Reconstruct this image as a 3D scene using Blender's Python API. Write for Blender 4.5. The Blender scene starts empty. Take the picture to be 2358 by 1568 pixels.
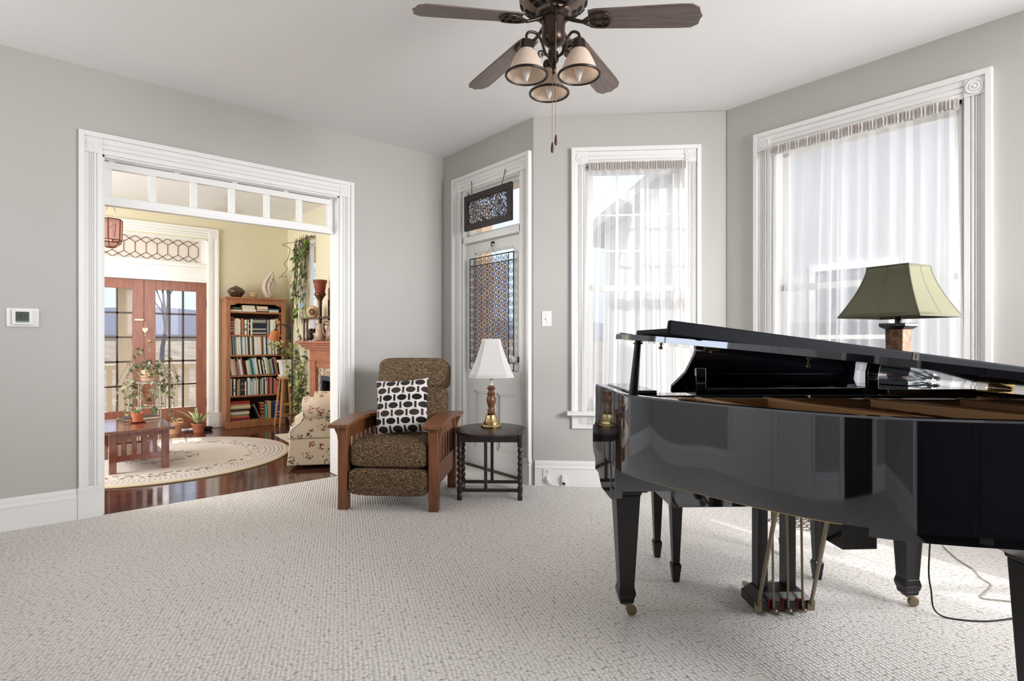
import bpy, math, random
from mathutils import Vector, Matrix
R_ = math.radians
PI = math.pi
scene = bpy.context.scene
COL = scene.collection

# ------------------------------------------------------------------ camera
cam_data = bpy.data.cameras.new('camera')
cam_data.sensor_width = 36.0
cam_data.lens = 36.0 * 1264.0 / 2358.0
cam_data.clip_start = 0.05
cam_data.clip_end = 300
cam = bpy.data.objects.new('camera', cam_data)
COL.objects.link(cam)
cam.location = (0, 0, 1.2)
cam.rotation_euler = (R_(90), 0, R_(-40.5))
scene.camera = cam

# ------------------------------------------------------------------ render look
vs = scene.view_settings
scene.display_settings.display_device = 'sRGB'
vs.view_transform = 'Standard'
vs.look = 'None'
vs.exposure = 0.48
vs.gamma = 1.0
vs.use_curve_mapping = False
cy = scene.cycles
cy.use_denoising = True
cy.max_bounces = 8
cy.diffuse_bounces = 4
cy.glossy_bounces = 4
cy.transmission_bounces = 6
cy.transparent_max_bounces = 16
cy.sample_clamp_indirect = 4.0
cy.caustics_reflective = False
cy.caustics_refractive = False
cy.use_adaptive_sampling = True
cy.adaptive_threshold = 0.03

# ------------------------------------------------------------------ sky
world = bpy.data.worlds.new('sky')
scene.world = world
world.use_nodes = True
wn = world.node_tree
wn.nodes.clear()
w_out = wn.nodes.new('ShaderNodeOutputWorld')
w_bg = wn.nodes.new('ShaderNodeBackground')
w_tc = wn.nodes.new('ShaderNodeTexCoord')
w_sep = wn.nodes.new('ShaderNodeSeparateXYZ')
w_rmp = wn.nodes.new('ShaderNodeValToRGB')
wn.links.new(w_tc.outputs['Generated'], w_sep.inputs[0])
wn.links.new(w_sep.outputs['Z'], w_rmp.inputs[0])
# an overcast sky is about three times brighter overhead than at the horizon
cr_ = w_rmp.color_ramp
cr_.elements[0].position = 0.0; cr_.elements[0].color = (0.36, 0.42, 0.52, 1)
cr_.elements[1].position = 0.62; cr_.elements[1].color = (1.0, 1.0, 1.0, 1)
e_ = cr_.elements.new(0.2); e_.color = (0.42, 0.53, 0.70, 1)
wn.links.new(w_rmp.outputs[0], w_bg.inputs[0])
w_bg.inputs[1].default_value = 1.7
wn.links.new(w_bg.outputs[0], w_out.inputs[0])

# ------------------------------------------------------------------ sun and window lamps
def sun(name, direction, energy, angle, color):
    l = bpy.data.lights.new(name, 'SUN')
    l.energy = energy; l.angle = R_(angle); l.color = color
    o = bpy.data.objects.new(name, l); COL.objects.link(o)
    o.rotation_euler = Vector(direction).to_track_quat('-Z', 'Y').to_euler()
    return o
def area(name, loc, direction, sx, sy, power, color=(1, 1, 1), spread=180):
    l = bpy.data.lights.new(name, 'AREA')
    l.shape = 'RECTANGLE'; l.size = sx; l.size_y = sy; l.energy = power; l.color = color
    l.spread = R_(spread)
    o = bpy.data.objects.new(name, l); COL.objects.link(o)
    o.location = loc
    o.rotation_euler = Vector(direction).to_track_quat('-Z', 'Y').to_euler()
    return o
sun('sunlight', (-0.11, -0.81, -0.57), 4.2, 0.8, (1.0, 0.94, 0.86))
# lamps boosting the seen bay windows, and fill lamps added at made-up unseen ones
DAY = (0.985, 0.985, 1.0)
area('skylight_bay_window', (4.83, 3.93, 3.75), (-1.13, -1.13, -2.05), 1.8, 1.8, 30, DAY)
area('skylight_wide_window', (5.7, 1.31, 3.95), (-1.5, 0, -2.2), 2.2, 1.8, 14, DAY)
area('fill_lamp_side', (4.6, -0.60, 1.5), (-1, 0.3, 0.5), 1.1, 1.6, 62, DAY)
area('fill_lamp_south', (3.05, -3.7, 2.35), (-0.08, 1, -0.05), 2.4, 2.2, 560, DAY)
area('fill_lamp_west', (-1.64, 3.5, 1.95), (1, -0.1, 0.75), 1.7, 1.1, 16, DAY)
area('fill_lamp_parlor', (-1.80, 6.75, 1.6), (1, 0, 0.15), 2.2, 1.9, 135, (1.0, 0.985, 0.96))

# ------------------------------------------------------------------ colour + materials
def lin(c):
    out = []
    for v in c[:3]:
        v = v / 255.0
        out.append(v / 12.92 if v <= 0.04045 else ((v + 0.055) / 1.055) ** 2.4)
    return (out[0], out[1], out[2], 1.0)
class NT:
    def __init__(s, name):
        s.m = bpy.data.materials.new(name); s.m.use_nodes = True
        s.t = s.m.node_tree; s.t.nodes.clear()
        s.out = s.n('ShaderNodeOutputMaterial')
    def n(s, kind, **kw):
        nd = s.t.nodes.new(kind)
        for k, v in kw.items(): setattr(nd, k, v)
        return nd
    def l(s, a, b): s.t.links.new(a, b)
    def obj(s):
        tc = s.n('ShaderNodeTexCoord'); return tc.outputs['Object']
    def map(s, vec, scale=(1, 1, 1), rot=(0, 0, 0), loc=(0, 0, 0)):
        m = s.n('ShaderNodeMapping')
        m.inputs['Scale'].default_value = scale; m.inputs['Rotation'].default_value = rot; m.inputs['Location'].default_value = loc
        s.l(vec, m.inputs['Vector']); return m.outputs[0]
    def noise(s, vec, scale, detail=2, rough=0.5, dist=0.0):
        nd = s.n('ShaderNodeTexNoise')
        nd.inputs['Scale'].default_value = scale; nd.inputs['Detail'].default_value = detail
        nd.inputs['Roughness'].default_value = rough; nd.inputs['Distortion'].default_value = dist
        s.l(vec, nd.inputs['Vector']); return nd
    def ramp(s, fac, stops, interp='LINEAR'):
        r = s.n('ShaderNodeValToRGB'); cr = r.color_ramp; cr.interpolation = interp
        while len(cr.elements) < len(stops): cr.elements.new(0.5)
        for e, (p, c) in zip(cr.elements, stops): e.position = p; e.color = c
        s.l(fac, r.inputs[0]); return r.outputs[0]
    def math(s, op, a, b=None, c=None):
        m = s.n('ShaderNodeMath', operation=op)
        for i, v in enumerate((a, b, c)):
            if v is None: continue
            if isinstance(v, (int, float)): m.inputs[i].default_value = v
            else: s.l(v, m.inputs[i])
        return m.outputs[0]
    def mix(s, fac, a, b):
        m = s.n('ShaderNodeMix', data_type='RGBA')
        if isinstance(fac, (int, float)): m.inputs[0].default_value = fac
        else: s.l(fac, m.inputs[0])
        for i, v in ((6, a), (7, b)):
            if isinstance(v, tuple): m.inputs[i].default_value = v
            else: s.l(v, m.inputs[i])
        return m.outputs[2]
    def pbsdf(s, color, rough=0.5, metal=0.0, ior=1.5, bump=None, bstr=0.2, bdist=0.01, **kw):
        p = s.n('ShaderNodeBsdfPrincipled')
        if isinstance(color, tuple): p.inputs['Base Color'].default_value = color
        else: s.l(color, p.inputs['Base Color'])
        if isinstance(rough, (int, float)): p.inputs['Roughness'].default_value = rough
        else: s.l(rough, p.inputs['Roughness'])
        p.inputs['Metallic'].default_value = metal; p.inputs['IOR'].default_value = ior
        for k, v in kw.items(): p.inputs[k].default_value = v
        if bump is not None:
            b = s.n('ShaderNodeBump'); b.inputs['Strength'].default_value = bstr; b.inputs['Distance'].default_value = bdist
            s.l(bump, b.inputs['Height']); s.l(b.outputs[0], p.inputs['Normal'])
        return p
    def done(s, sh):
        s.l(sh.outputs[0] if hasattr(sh, 'outputs') else sh, s.out.inputs[0]); return s.m

MATS = {}
def plain(name, rgb, rough=0.5, metal=0.0, ior=1.5, bump=0.0, bscale=60, **kw):
    if name in MATS: return MATS[name]
    t = NT(name)
    if bump:
        nz = t.noise(t.obj(), bscale, 3)
        p = t.pbsdf(lin(rgb), rough, metal, ior, nz.outputs[0], bump, 0.004, **kw)
    else:
        p = t.pbsdf(lin(rgb), rough, metal, ior, **kw)
    MATS[name] = t.done(p)
    return MATS[name]
def wood(name, a, b, rough=0.35, scale=(2, 2, 30), axis=None, ior=1.5, bump=0.05):
    t = NT(name)
    v = t.map(t.obj(), scale)
    nz = t.noise(v, 3.0, 6, 0.6, 0.6)
    c = t.ramp(nz.outputs[0], [(0.3, lin(a)), (0.72, lin(b))])
    p = t.pbsdf(c, rough, 0, ior, nz.outputs[0], bump, 0.003)
    MATS[name] = t.done(p); return MATS[name]

white_trim = plain('white_trim_paint', (238, 237, 235), 0.35)
white_door = plain('aged_white_door_paint', (226, 225, 222), 0.4, bump=0.15, bscale=25)
white_plastic = plain('white_plastic', (238, 238, 236), 0.3)
brass = plain('antique_brass', (190, 160, 105), 0.28, 1.0)
dull_brass = plain('dull_brass', (136, 124, 102), 0.42, 1.0)
chrome = plain('chrome', (215, 215, 215), 0.12, 1.0)
iron = plain('black_iron', (22, 21, 20), 0.45)
bronze = plain('oil_rubbed_bronze', (72, 58, 50), 0.34, 0.75)
bronze_light = plain('brushed_bronze', (128, 112, 102), 0.36, 0.8)
dark_slot = plain('dark_opening', (14, 12, 11), 0.8)
terracotta = plain('terracotta', (178, 106, 74), 0.8, bump=0.1)
terracotta_light = plain('pale_terracotta', (205, 152, 120), 0.8, bump=0.1)
terracotta_dark = plain('dark_terracotta', (128, 62, 42), 0.7, bump=0.1)
soil = plain('potting_soil', (50, 38, 30), 0.95, bump=0.4, bscale=90)
lead_came = plain('lead_came', (56, 50, 46), 0.5, 0.3)

def wall_paint(name, rgb):
    t = NT(name)
    o = t.obj()
    a = t.noise(o, 55, 3, 0.55); b = t.noise(o, 260, 2, 0.5)
    h = t.math('ADD', a.outputs[0], t.math('MULTIPLY', b.outputs[0], 0.35))
    p = t.pbsdf(lin(rgb), 0.6, 0, 1.45, h, 0.22, 0.004)
    return t.done(p)
wall_mat = wall_paint('greige_wall_paint', (188, 185, 180))
ceil_mat = wall_paint('white_ceiling_paint', (242, 241, 240))
yellow_mat = wall_paint('yellow_wall_paint', (224, 217, 190))

def carpet_mat():
    t = NT('berber_carpet')
    o = t.obj()
    warp = t.noise(o, 6, 2)
    v = t.map(t.map(o, (1, 1, 1), (0, 0, R_(-66.5))), (66, 56, 1))
    vm = t.n('ShaderNodeVectorMath', operation='ADD')
    sc = t.n('ShaderNodeVectorMath', operation='SCALE'); sc.inputs['Scale'].default_value = 0.45
    t.l(warp.outputs[1], sc.inputs[0]); t.l(v, vm.inputs[0]); t.l(sc.outputs[0], vm.inputs[1])
    vo = t.n('ShaderNodeTexVoronoi', voronoi_dimensions='2D'); vo.inputs['Scale'].default_value = 1.0; vo.inputs['Randomness'].default_value = 0.45
    t.l(vm.outputs[0], vo.inputs['Vector'])
    sp_ = t.n('ShaderNodeSeparateXYZ'); t.l(vm.outputs[0], sp_.inputs[0])
    row = t.math('MULTIPLY', t.math('ABSOLUTE', t.math('SUBTRACT', t.math('FRACT', sp_.outputs[1]), 0.5)), 2.0)   # 1 midway through a tuft row, 0 between rows
    h = t.math('ADD', t.math('MULTIPLY', t.math('SUBTRACT', 1.0, vo.outputs['Distance']), 0.75), t.math('MULTIPLY', row, 0.35))
    blot = t.noise(o, 1.3, 3)
    yarn = t.noise(o, 320, 2)
    base = t.mix(t.ramp(blot.outputs[0], [(0.35, (0, 0, 0, 1)), (0.7, (1, 1, 1, 1))]), lin((233, 228, 223)), lin((240, 236, 232)))
    gap = t.ramp(vo.outputs['Distance'], [(0.44, (0, 0, 0, 1)), (0.80, (1, 1, 1, 1))])
    rowgap = t.ramp(row, [(0.0, (1, 1, 1, 1)), (0.28, (0, 0, 0, 1))])
    gap_shade = t.math('MAXIMUM', t.math('MULTIPLY', gap, 1.0), t.math('MULTIPLY', rowgap, 0.38))
    c = t.mix(gap_shade, base, lin((90, 84, 78)))  # shade between loops and rows mixed into the carpet colour
    c2 = t.mix(t.math('MULTIPLY', yarn.outputs[0], 0.35), c, lin((222, 214, 207)))
    p = t.pbsdf(c2, 0.95, 0, 1.3, h, 0.6, 0.009)
    p.inputs['Sheen Weight'].default_value = 0.15
    return t.done(p)
carpet = carpet_mat()

def hardwood_mat():
    t = NT('dark_cherry_floorboards')
    o = t.obj()
    br = t.n('ShaderNodeTexBrick'); br.inputs['Scale'].default_value = 1.0
    br.inputs['Brick Width'].default_value = 1.1; br.inputs['Row Height'].default_value = 0.065
    br.inputs['Mortar Size'].default_value = 0.0015; br.inputs['Color1'].default_value = lin((70, 40, 32)); br.inputs['Color2'].default_value = lin((96, 58, 46))
    br.inputs['Mortar'].default_value = lin((38, 22, 16))
    t.l(o, br.inputs['Vector'])
    g = t.noise(t.map(o, (4, 60, 4)), 1.5, 5, 0.6)
    c = t.mix(t.math('MULTIPLY', g.outputs[0], 0.6), br.outputs[0], lin((54, 30, 25)))
    rv = t.noise(o, 7, 5, 0.65, 1.0)
    rr = t.n('ShaderNodeMapRange'); rr.inputs['To Min'].default_value = 0.05; rr.inputs['To Max'].default_value = 0.18
    t.l(rv.outputs[0], rr.inputs[0])
    p = t.pbsdf(c, rr.outputs[0], 0, 2.0, rv.outputs[0], 0.08, 0.004)
    return t.done(p)
hardwood = hardwood_mat()

def clear_glass(name, tint=(255, 255, 255), refl=0.06, rough=0.02):
    t = NT(name)
    tr = t.n('ShaderNodeBsdfTransparent'); tr.inputs[0].default_value = lin(tint)
    gl = t.n('ShaderNodeBsdfGlossy'); gl.inputs['Roughness'].default_value = rough
    mx = t.n('ShaderNodeMixShader'); mx.inputs[0].default_value = refl
    t.l(tr.outputs[0], mx.inputs[1]); t.l(gl.outputs[0], mx.inputs[2])
    return t.done(mx)
glass = clear_glass('window_glass')

def frosted(name, rgb, trans=0.35, transl=0.6, bump=0.0):
    t = NT(name)
    tr = t.n('ShaderNodeBsdfTransparent'); tr.inputs[0].default_value = lin(rgb)
    tl = t.n('ShaderNodeBsdfTranslucent'); tl.inputs[0].default_value = lin(rgb)
    df = t.n('ShaderNodeBsdfDiffuse'); df.inputs[0].default_value = lin(rgb)
    a = t.n('ShaderNodeMixShader'); a.inputs[0].default_value = transl
    t.l(df.outputs[0], a.inputs[1]); t.l(tl.outputs[0], a.inputs[2])
    b = t.n('ShaderNodeMixShader'); b.inputs[0].default_value = trans
    t.l(a.outputs[0], b.inputs[1]); t.l(tr.outputs[0], b.inputs[2])
    return t.done(b)

def lacquer():
    t = NT('polished_black_lacquer')
    p = t.pbsdf((0.004, 0.004, 0.006, 1), 0.035, 0, 2.5)
    p.inputs['Specular Tint'].default_value = (0.86, 0.91, 1.0, 1)
    return t.done(p)
lacq = lacquer()
satin_black = plain('satin_black_wood', (16, 16, 18), 0.3, 0, 1.5, bump=0.06, bscale=140)
slate_black = plain('hazy_black_lacquer', (13, 16, 22), 0.55, 0, 1.22)

# ------------------------------------------------------------------ mesh helpers
class MB:
    """collects vertices and faces for ONE mesh"""
    def __init__(s): s.v = []; s.f = []; s.mi = []; s.cur = 0
    def add(s, vs, fs):
        b = len(s.v); s.v += [tuple(x) for x in vs]
        for f in fs: s.f.append([b + i for i in f]); s.mi.append(s.cur)
        return s
    def box(s, x0, x1, y0, y1, z0, z1, M=None):
        vs = [Vector((x, y, z)) for x in (x0, x1) for y in (y0, y1) for z in (z0, z1)]
        if M is not None: vs = [M @ v for v in vs]
        return s.add(vs, [(0, 1, 3, 2), (4, 6, 7, 5), (0, 4, 5, 1), (2, 3, 7, 6), (0, 2, 6, 4), (1, 5, 7, 3)])
    def taper(s, cx, cy, z0, hx0, hy0, z1, hx1, hy1, cx1=None, cy1=None):
        cx1 = cx if cx1 is None else cx1; cy1 = cy if cy1 is None else cy1
        a = [(cx - hx0, cy - hy0, z0), (cx + hx0, cy - hy0, z0), (cx + hx0, cy + hy0, z0), (cx - hx0, cy + hy0, z0)]
        b = [(cx1 - hx1, cy1 - hy1, z1), (cx1 + hx1, cy1 - hy1, z1), (cx1 + hx1, cy1 + hy1, z1), (cx1 - hx1, cy1 + hy1, z1)]
        return s.add(a + b, [(3, 2, 1, 0), (4, 5, 6, 7), (0, 1, 5, 4), (1, 2, 6, 5), (2, 3, 7, 6), (3, 0, 4, 7)])
    def loft(s, rings, cap=True, closed=True):
        n = len(rings[0]); vs = [p for r in rings for p in r]; fs = []
        for i in range(len(rings) - 1):
            for j in range(n if closed else n - 1):
                k = (j + 1) % n
                fs.append((i * n + j, i * n + k, (i + 1) * n + k, (i + 1) * n + j))
        if cap:
            fs.append(tuple(reversed(range(n)))); fs.append(tuple((len(rings) - 1) * n + j for j in range(n)))
        return s.add(vs, fs)
    def lathe(s, prof, n=32, c=(0, 0, 0), cap=True, M=None):
        rings = []
        for r, z in prof:
            ring = [Vector((c[0] + r * math.cos(2 * PI * j / n), c[1] + r * math.sin(2 * PI * j / n), c[2] + z)) for j in range(n)]
            if M is not None: ring = [M @ p for p in ring]
            rings.append(ring)
        return s.loft(rings, cap)
    def tube(s, path, r, n=10, closed=False, cap=True):
        P = [Vector(p) for p in path]; m = len(P)
        rs = r if isinstance(r, (list, tuple)) else [r] * m
        T = []
        for i in range(m):
            if closed: t = P[(i + 1) % m] - P[i - 1]
            else: t = P[min(i + 1, m - 1)] - P[max(i - 1, 0)]
            T.append(t.normalized() if t.length > 1e-9 else Vector((0, 0, 1)))
        up = Vector((0, 0, 1)) if abs(T[0].z) < 0.9 else Vector((1, 0, 0))
        N = T[0].cross(up).normalized(); rings = []
        for i in range(m):
            N = (N - T[i] * N.dot(T[i]))
            N = N.normalized() if N.length > 1e-6 else T[i].orthogonal().normalized()
            B = T[i].cross(N)
            rings.append([P[i] + (N * math.cos(2 * PI * j / n) + B * math.sin(2 * PI * j / n)) * rs[i] for j in range(n)])
        if closed: rings.append(rings[0]); cap = False
        return s.loft(rings, cap)
    def prism(s, poly, a0, a1, plane='xy'):
        def pt(p, a):
            if plane == 'xy': return (p[0], p[1], a)
            if plane == 'xz': return (p[0], a, p[1])
            return (a, p[0], p[1])
        n = len(poly)
        return s.add([pt(p, a0) for p in poly] + [pt(p, a1) for p in poly],
                     [tuple(reversed(range(n))), tuple(range(n, 2 * n))] + [(i, (i + 1) % n, n + (i + 1) % n, n + i) for i in range(n)])
    def grid(s, fn, nu, nv):
        vs = [fn(i / nu, j / nv) for i in range(nu + 1) for j in range(nv + 1)]
        fs = [(i * (nv + 1) + j, (i + 1) * (nv + 1) + j, (i + 1) * (nv + 1) + j + 1, i * (nv + 1) + j + 1) for i in range(nu) for j in range(nv)]
        return s.add(vs, fs)
    def superbox(s, cx, cy, cz, a, b, c, e1=0.3, e2=0.3, nu=40, nv=24, M=None):
        def q(v, e): return math.copysign(abs(v) ** e, v)
        rings = []
        for i in range(1, nv):
            ph = -PI / 2 + PI * i / nv; ring = []
            for j in range(nu):
                th = 2 * PI * (j + 0.5) / nu
                p = Vector((cx + a * q(math.cos(ph), e1) * q(math.cos(th), e2), cy + b * q(math.cos(ph), e1) * q(math.sin(th), e2), cz + c * q(math.sin(ph), e1)))
                ring.append(M @ p if M is not None else p)
            rings.append(ring)
        return s.loft(rings)
    def ball(s, c, r, n=14, sz=1.0):
        prof = [(r * math.sin(PI * i / n), -r * sz * math.cos(PI * i / n)) for i in range(1, n)]
        return s.lathe(prof, 16, c)
    def xform(s, M):
        s.v = [tuple(M @ Vector(p)) for p in s.v]; return s
    def build(s, name, mat, parent=None, bevel=0.0, smooth=35, seg=2, solid=0.0, sub=0, loc=None, rotz=None):
        me = bpy.data.meshes.new(name)
        me.from_pydata(s.v, [], s.f); me.validate(); me.update()
        mats = mat if isinstance(mat, (list, tuple)) else [mat]
        for m in mats: me.materials.append(m)
        if len(mats) > 1 and len(me.polygons) == len(s.mi):
            me.polygons.foreach_set('material_index', s.mi)
        import bmesh
        bm = bmesh.new(); bm.from_mesh(me); bmesh.ops.recalc_face_normals(bm, faces=bm.faces); bm.to_mesh(me); bm.free()
        if smooth:
            me.shade_smooth(); me.set_sharp_from_angle(angle=R_(smooth))
        o = bpy.data.objects.new(name, me); COL.objects.link(o)
        if parent is not None: o.parent = parent
        if loc is not None: o.location = loc
        if rotz is not None: o.rotation_euler = (0, 0, rotz)
        if solid:
            m = o.modifiers.new('thickness', 'SOLIDIFY'); m.thickness = solid; m.offset = 0
        if bevel:
            m = o.modifiers.new('bevel', 'BEVEL'); m.width = bevel; m.segments = seg; m.limit_method = 'ANGLE'; m.angle_limit = R_(40); m.harden_normals = False
        if sub:
            m = o.modifiers.new('sub', 'SUBSURF'); m.levels = sub; m.render_levels = sub
        return o

def thing(name, label, cat, loc=(0, 0, 0), rotz=0.0, group=None):
    o = bpy.data.objects.new(name, None); COL.objects.link(o)
    o.empty_display_size = 0.1
    o.location = loc; o.rotation_euler = (0, 0, rotz)
    return tag(o, label, cat, group)
def tag(o, label, cat, group=None, kind=None):
    o['label'] = label; o['category'] = cat
    if group: o['group'] = group
    if kind: o['kind'] = kind
    return o
def structure(o, label=None, cat=None):
    o['kind'] = 'structure'
    if label: o['label'] = label
    if cat: o['category'] = cat
    return o
CR = (math.cos(R_(40.5)), -math.sin(R_(40.5))); CF = (math.sin(R_(40.5)), math.cos(R_(40.5)))
def rd(r, d, z=0.0):
    """a floor position given as metres to the side of and ahead of the tripod"""
    return (r * CR[0] + d * CF[0], r * CR[1] + d * CF[1], z)
VIEW_ROT = R_(-40.5)
def curve_pts(P, n=8, closed=False):
    P = [Vector(p if len(p) == 3 else (p[0], p[1], 0)) for p in P]; m = len(P); out = []
    rng = range(m if closed else m - 1)
    for i in rng:
        a = P[i - 1] if (closed or i > 0) else P[0]; b = P[i]; c = P[(i + 1) % m]; d = P[(i + 2) % m] if (closed or i + 2 < m) else P[-1]
        for k in range(n):
            t = k / n
            out.append(0.5 * ((2 * b) + (c - a) * t + (2 * a - 5 * b + 4 * c - d) * t * t + (3 * b - a - 3 * c + d) * t ** 3))
    if not closed: out.append(P[-1])
    return out
def copy_tree(o, parent=None):
    c = o.copy(); COL.objects.link(c)
    if parent is not None: c.parent = parent
    for ch in list(o.children): copy_tree(ch, c)
    return c
ORD = ['first', 'second', 'third', 'fourth', 'fifth', 'sixth', 'seventh', 'eighth', 'ninth', 'tenth', 'eleventh', 'twelfth', 'thirteenth', 'fourteenth', 'fifteenth', 'sixteenth', 'seventeenth', 'eighteenth', 'nineteenth', 'twentieth',
       'twenty-first', 'twenty-second', 'twenty-third', 'twenty-fourth', 'twenty-fifth', 'twenty-sixth', 'twenty-seventh', 'twenty-eighth', 'twenty-ninth', 'thirtieth', 'thirty-first', 'thirty-second', 'thirty-third', 'thirty-fourth', 'thirty-fifth', 'thirty-sixth', 'thirty-seventh', 'thirty-eighth', 'thirty-ninth', 'fortieth']
# ================================================================== the setting
CEIL = 3.06
def wallmesh(name, length, holes, mat, loc, rotz, t0=0.0, t=0.15, s0=0.0, h=CEIL + .06):
    """wall along local x, room on the -y side; holes = (s0, s1, z0, z1)"""
    b = MB(); cuts = sorted(holes); s = s0
    for (a, e, z0, z1) in cuts:
        if a > s: b.box(s, a, t0, t, 0, h)
        if z0 > 0: b.box(a, e, t0, t, 0, z0)
        if z1 < h: b.box(a, e, t0, t, z1, h)
        s = e
    if s < length: b.box(s, length, t0, t, 0, h)
    o = b.build(name, mat, loc=loc, rotz=rotz, smooth=0)
    return structure(o)
LEFT = ((0, 4.71, 0), 0.0)
DOORW = ((3.10, 4.71, 0), R_(-90))
BAY = ((3.10, 3.355, 0), R_(-45))
RIGHT = ((4.20, 2.245, 0), R_(-90))
FAR = ((0, 8.45, 0), 0.0)
wallmesh('wall_left', 3.24, [(0.31, 2.0, 0, 2.48)], [wall_mat], *LEFT, s0=-1.55)
wallmesh('wall_door', 1.355, [(0.338, 1.188, 0, 2.643)], wall_mat, *DOORW)
wallmesh('wall_bay', 1.57, [(0.443, 1.225, 0.65, 2.645)], wall_mat, *BAY)
wallmesh('wall_right', 3.9, [(0.375, 1.49, 0.65, 2.647), (2.35, 3.45, 0.65, 2.647)], wall_mat, *RIGHT)
BACK = ((4.35, -1.5, 0), R_(180))
WEST = ((-1.4, -1.65, 0), R_(90))
wallmesh('wall_back', 5.9, [(0.45, 2.65, 1.32, 2.65)], wall_mat, *BACK)
wallmesh('wall_west', 6.36, [(4.3, 6.0, 1.5, 2.65)], wall_mat, *WEST)
FCEIL = 2.98
# far room
wallmesh('wall_far', 2.94, [(0.255, 1.723, 0, 2.58)], yellow_mat, *FAR, s0=-1.75)
wallmesh('wall_hearth', 3.59, [(0.62, 1.12, 0.35, 2.62)], yellow_mat, (2.79, 8.45, 0), R_(-90))
wallmesh('wall_parlor', 3.74, [(0.8, 3.0, 0.6, 2.5)], yellow_mat, (-1.6, 4.86, 0), R_(90))
b = MB(); b.box(-1.6, 0.31, 4.861, 4.866, 0, CEIL); b.box(2.0, 2.79, 4.861, 4.866, 0, CEIL); b.box(0.31, 2.0, 4.861, 4.866, 2.48, CEIL)
structure(b.build('wall_parlor_front', yellow_mat, smooth=0))
b = MB(); b.add([(-1.4, -1.5, CEIL), (4.2, -1.5, CEIL), (4.2, 2.245, CEIL), (3.1, 3.355, CEIL), (3.1, 4.72, CEIL), (-1.4, 4.72, CEIL),
                 (-1.4, -1.5, CEIL + .1), (4.2, -1.5, CEIL + .1), (4.2, 2.245, CEIL + .1), (3.1, 3.355, CEIL + .1), (3.1, 4.72, CEIL + .1), (-1.4, 4.72, CEIL + .1)],
                [(0, 1, 2, 3, 4, 5), (11, 10, 9, 8, 7, 6)] + [(i, (i + 1) % 6, 6 + (i + 1) % 6, 6 + i) for i in range(6)])
structure(b.build('ceiling', ceil_mat, smooth=0))
b = MB(); b.box(-1.7, 2.9, 4.862, 8.55, FCEIL, CEIL + .1)
structure(b.build('ceiling', ceil_mat, smooth=0))
# a roof over everything so no daylight leaks in along the wall tops
b = MB(); b.prism([(-1.6, -1.7), (4.4, -1.7), (4.4, 2.33), (3.28, 3.45), (3.28, 4.85), (2.96, 4.85), (2.96, 8.62), (-1.8, 8.62), (-1.8, 4.85), (-1.6, 4.85)], CEIL + .1, CEIL + .2, 'xy')
structure(b.build('roof', plain('roofing', (90, 88, 86), 0.9), smooth=0))
b = MB(); b.add([(-1.4, -1.5, 0), (4.2, -1.5, 0), (4.2, 2.245, 0), (3.1, 3.355, 0), (3.1, 4.70, 0), (-1.4, 4.70, 0),
                 (-1.4, -1.5, -.1), (4.2, -1.5, -.1), (4.2, 2.245, -.1), (3.1, 3.355, -.1), (3.1, 4.70, -.1), (-1.4, 4.70, -.1)],
                [(5, 4, 3, 2, 1, 0), (6, 7, 8, 9, 10, 11)] + [(i, (i + 1) % 6, 6 + (i + 1) % 6, 6 + i) for i in range(6)])
structure(b.build('floor', carpet, smooth=0), 'beige looped berber carpet covering the piano room floor', 'carpet')
b = MB(); b.box(-1.6, 2.79, 4.70, 8.6, -.1, -0.004)
structure(b.build('floor', hardwood, smooth=0), 'dark glossy hardwood floor of the yellow room', 'floor')

# baseboards (local wall frame, room on -y)
BASE = [(0, 0), (-.022, 0), (-.022, .14), (-.030, .143), (-.030, .152), (-.018, .165), (-.020, .185), (-.012, .20), (-.008, .205), (0, .205)]
def baseboard(name, frame, spans):
    b = MB()
    for a, e in spans: b.prism([(p[0], p[1]) for p in BASE], a, e, 'yz')
    return structure(b.build(name, white_trim, loc=frame[0], rotz=frame[1], smooth=25))
baseboard('baseboard_left', LEFT, [(-1.4, 0.183), (2.14, 3.10)])
baseboard('baseboard_door', DOORW, [(0.0, 0.175), (1.325, 1.34)])
baseboard('baseboard_bay', BAY, [(0.012, 1.56)])
baseboard('baseboard_right', RIGHT, [(0.012, 3.74)])
baseboard('baseboard_back', BACK, [(.15, 2.57), (4.43, 5.75)])
baseboard('baseboard_west', WEST, [(.15, .40), (1.50, 2.22), (4.28, 6.36)])
baseboard('baseboard_far', FAR, [(-1.6, 0.127), (1.853, 2.79)])
baseboard('baseboard_hearth', ((2.79, 8.45, 0), R_(-90)), [(0, 1.3), (3.1, 3.58)])

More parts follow.
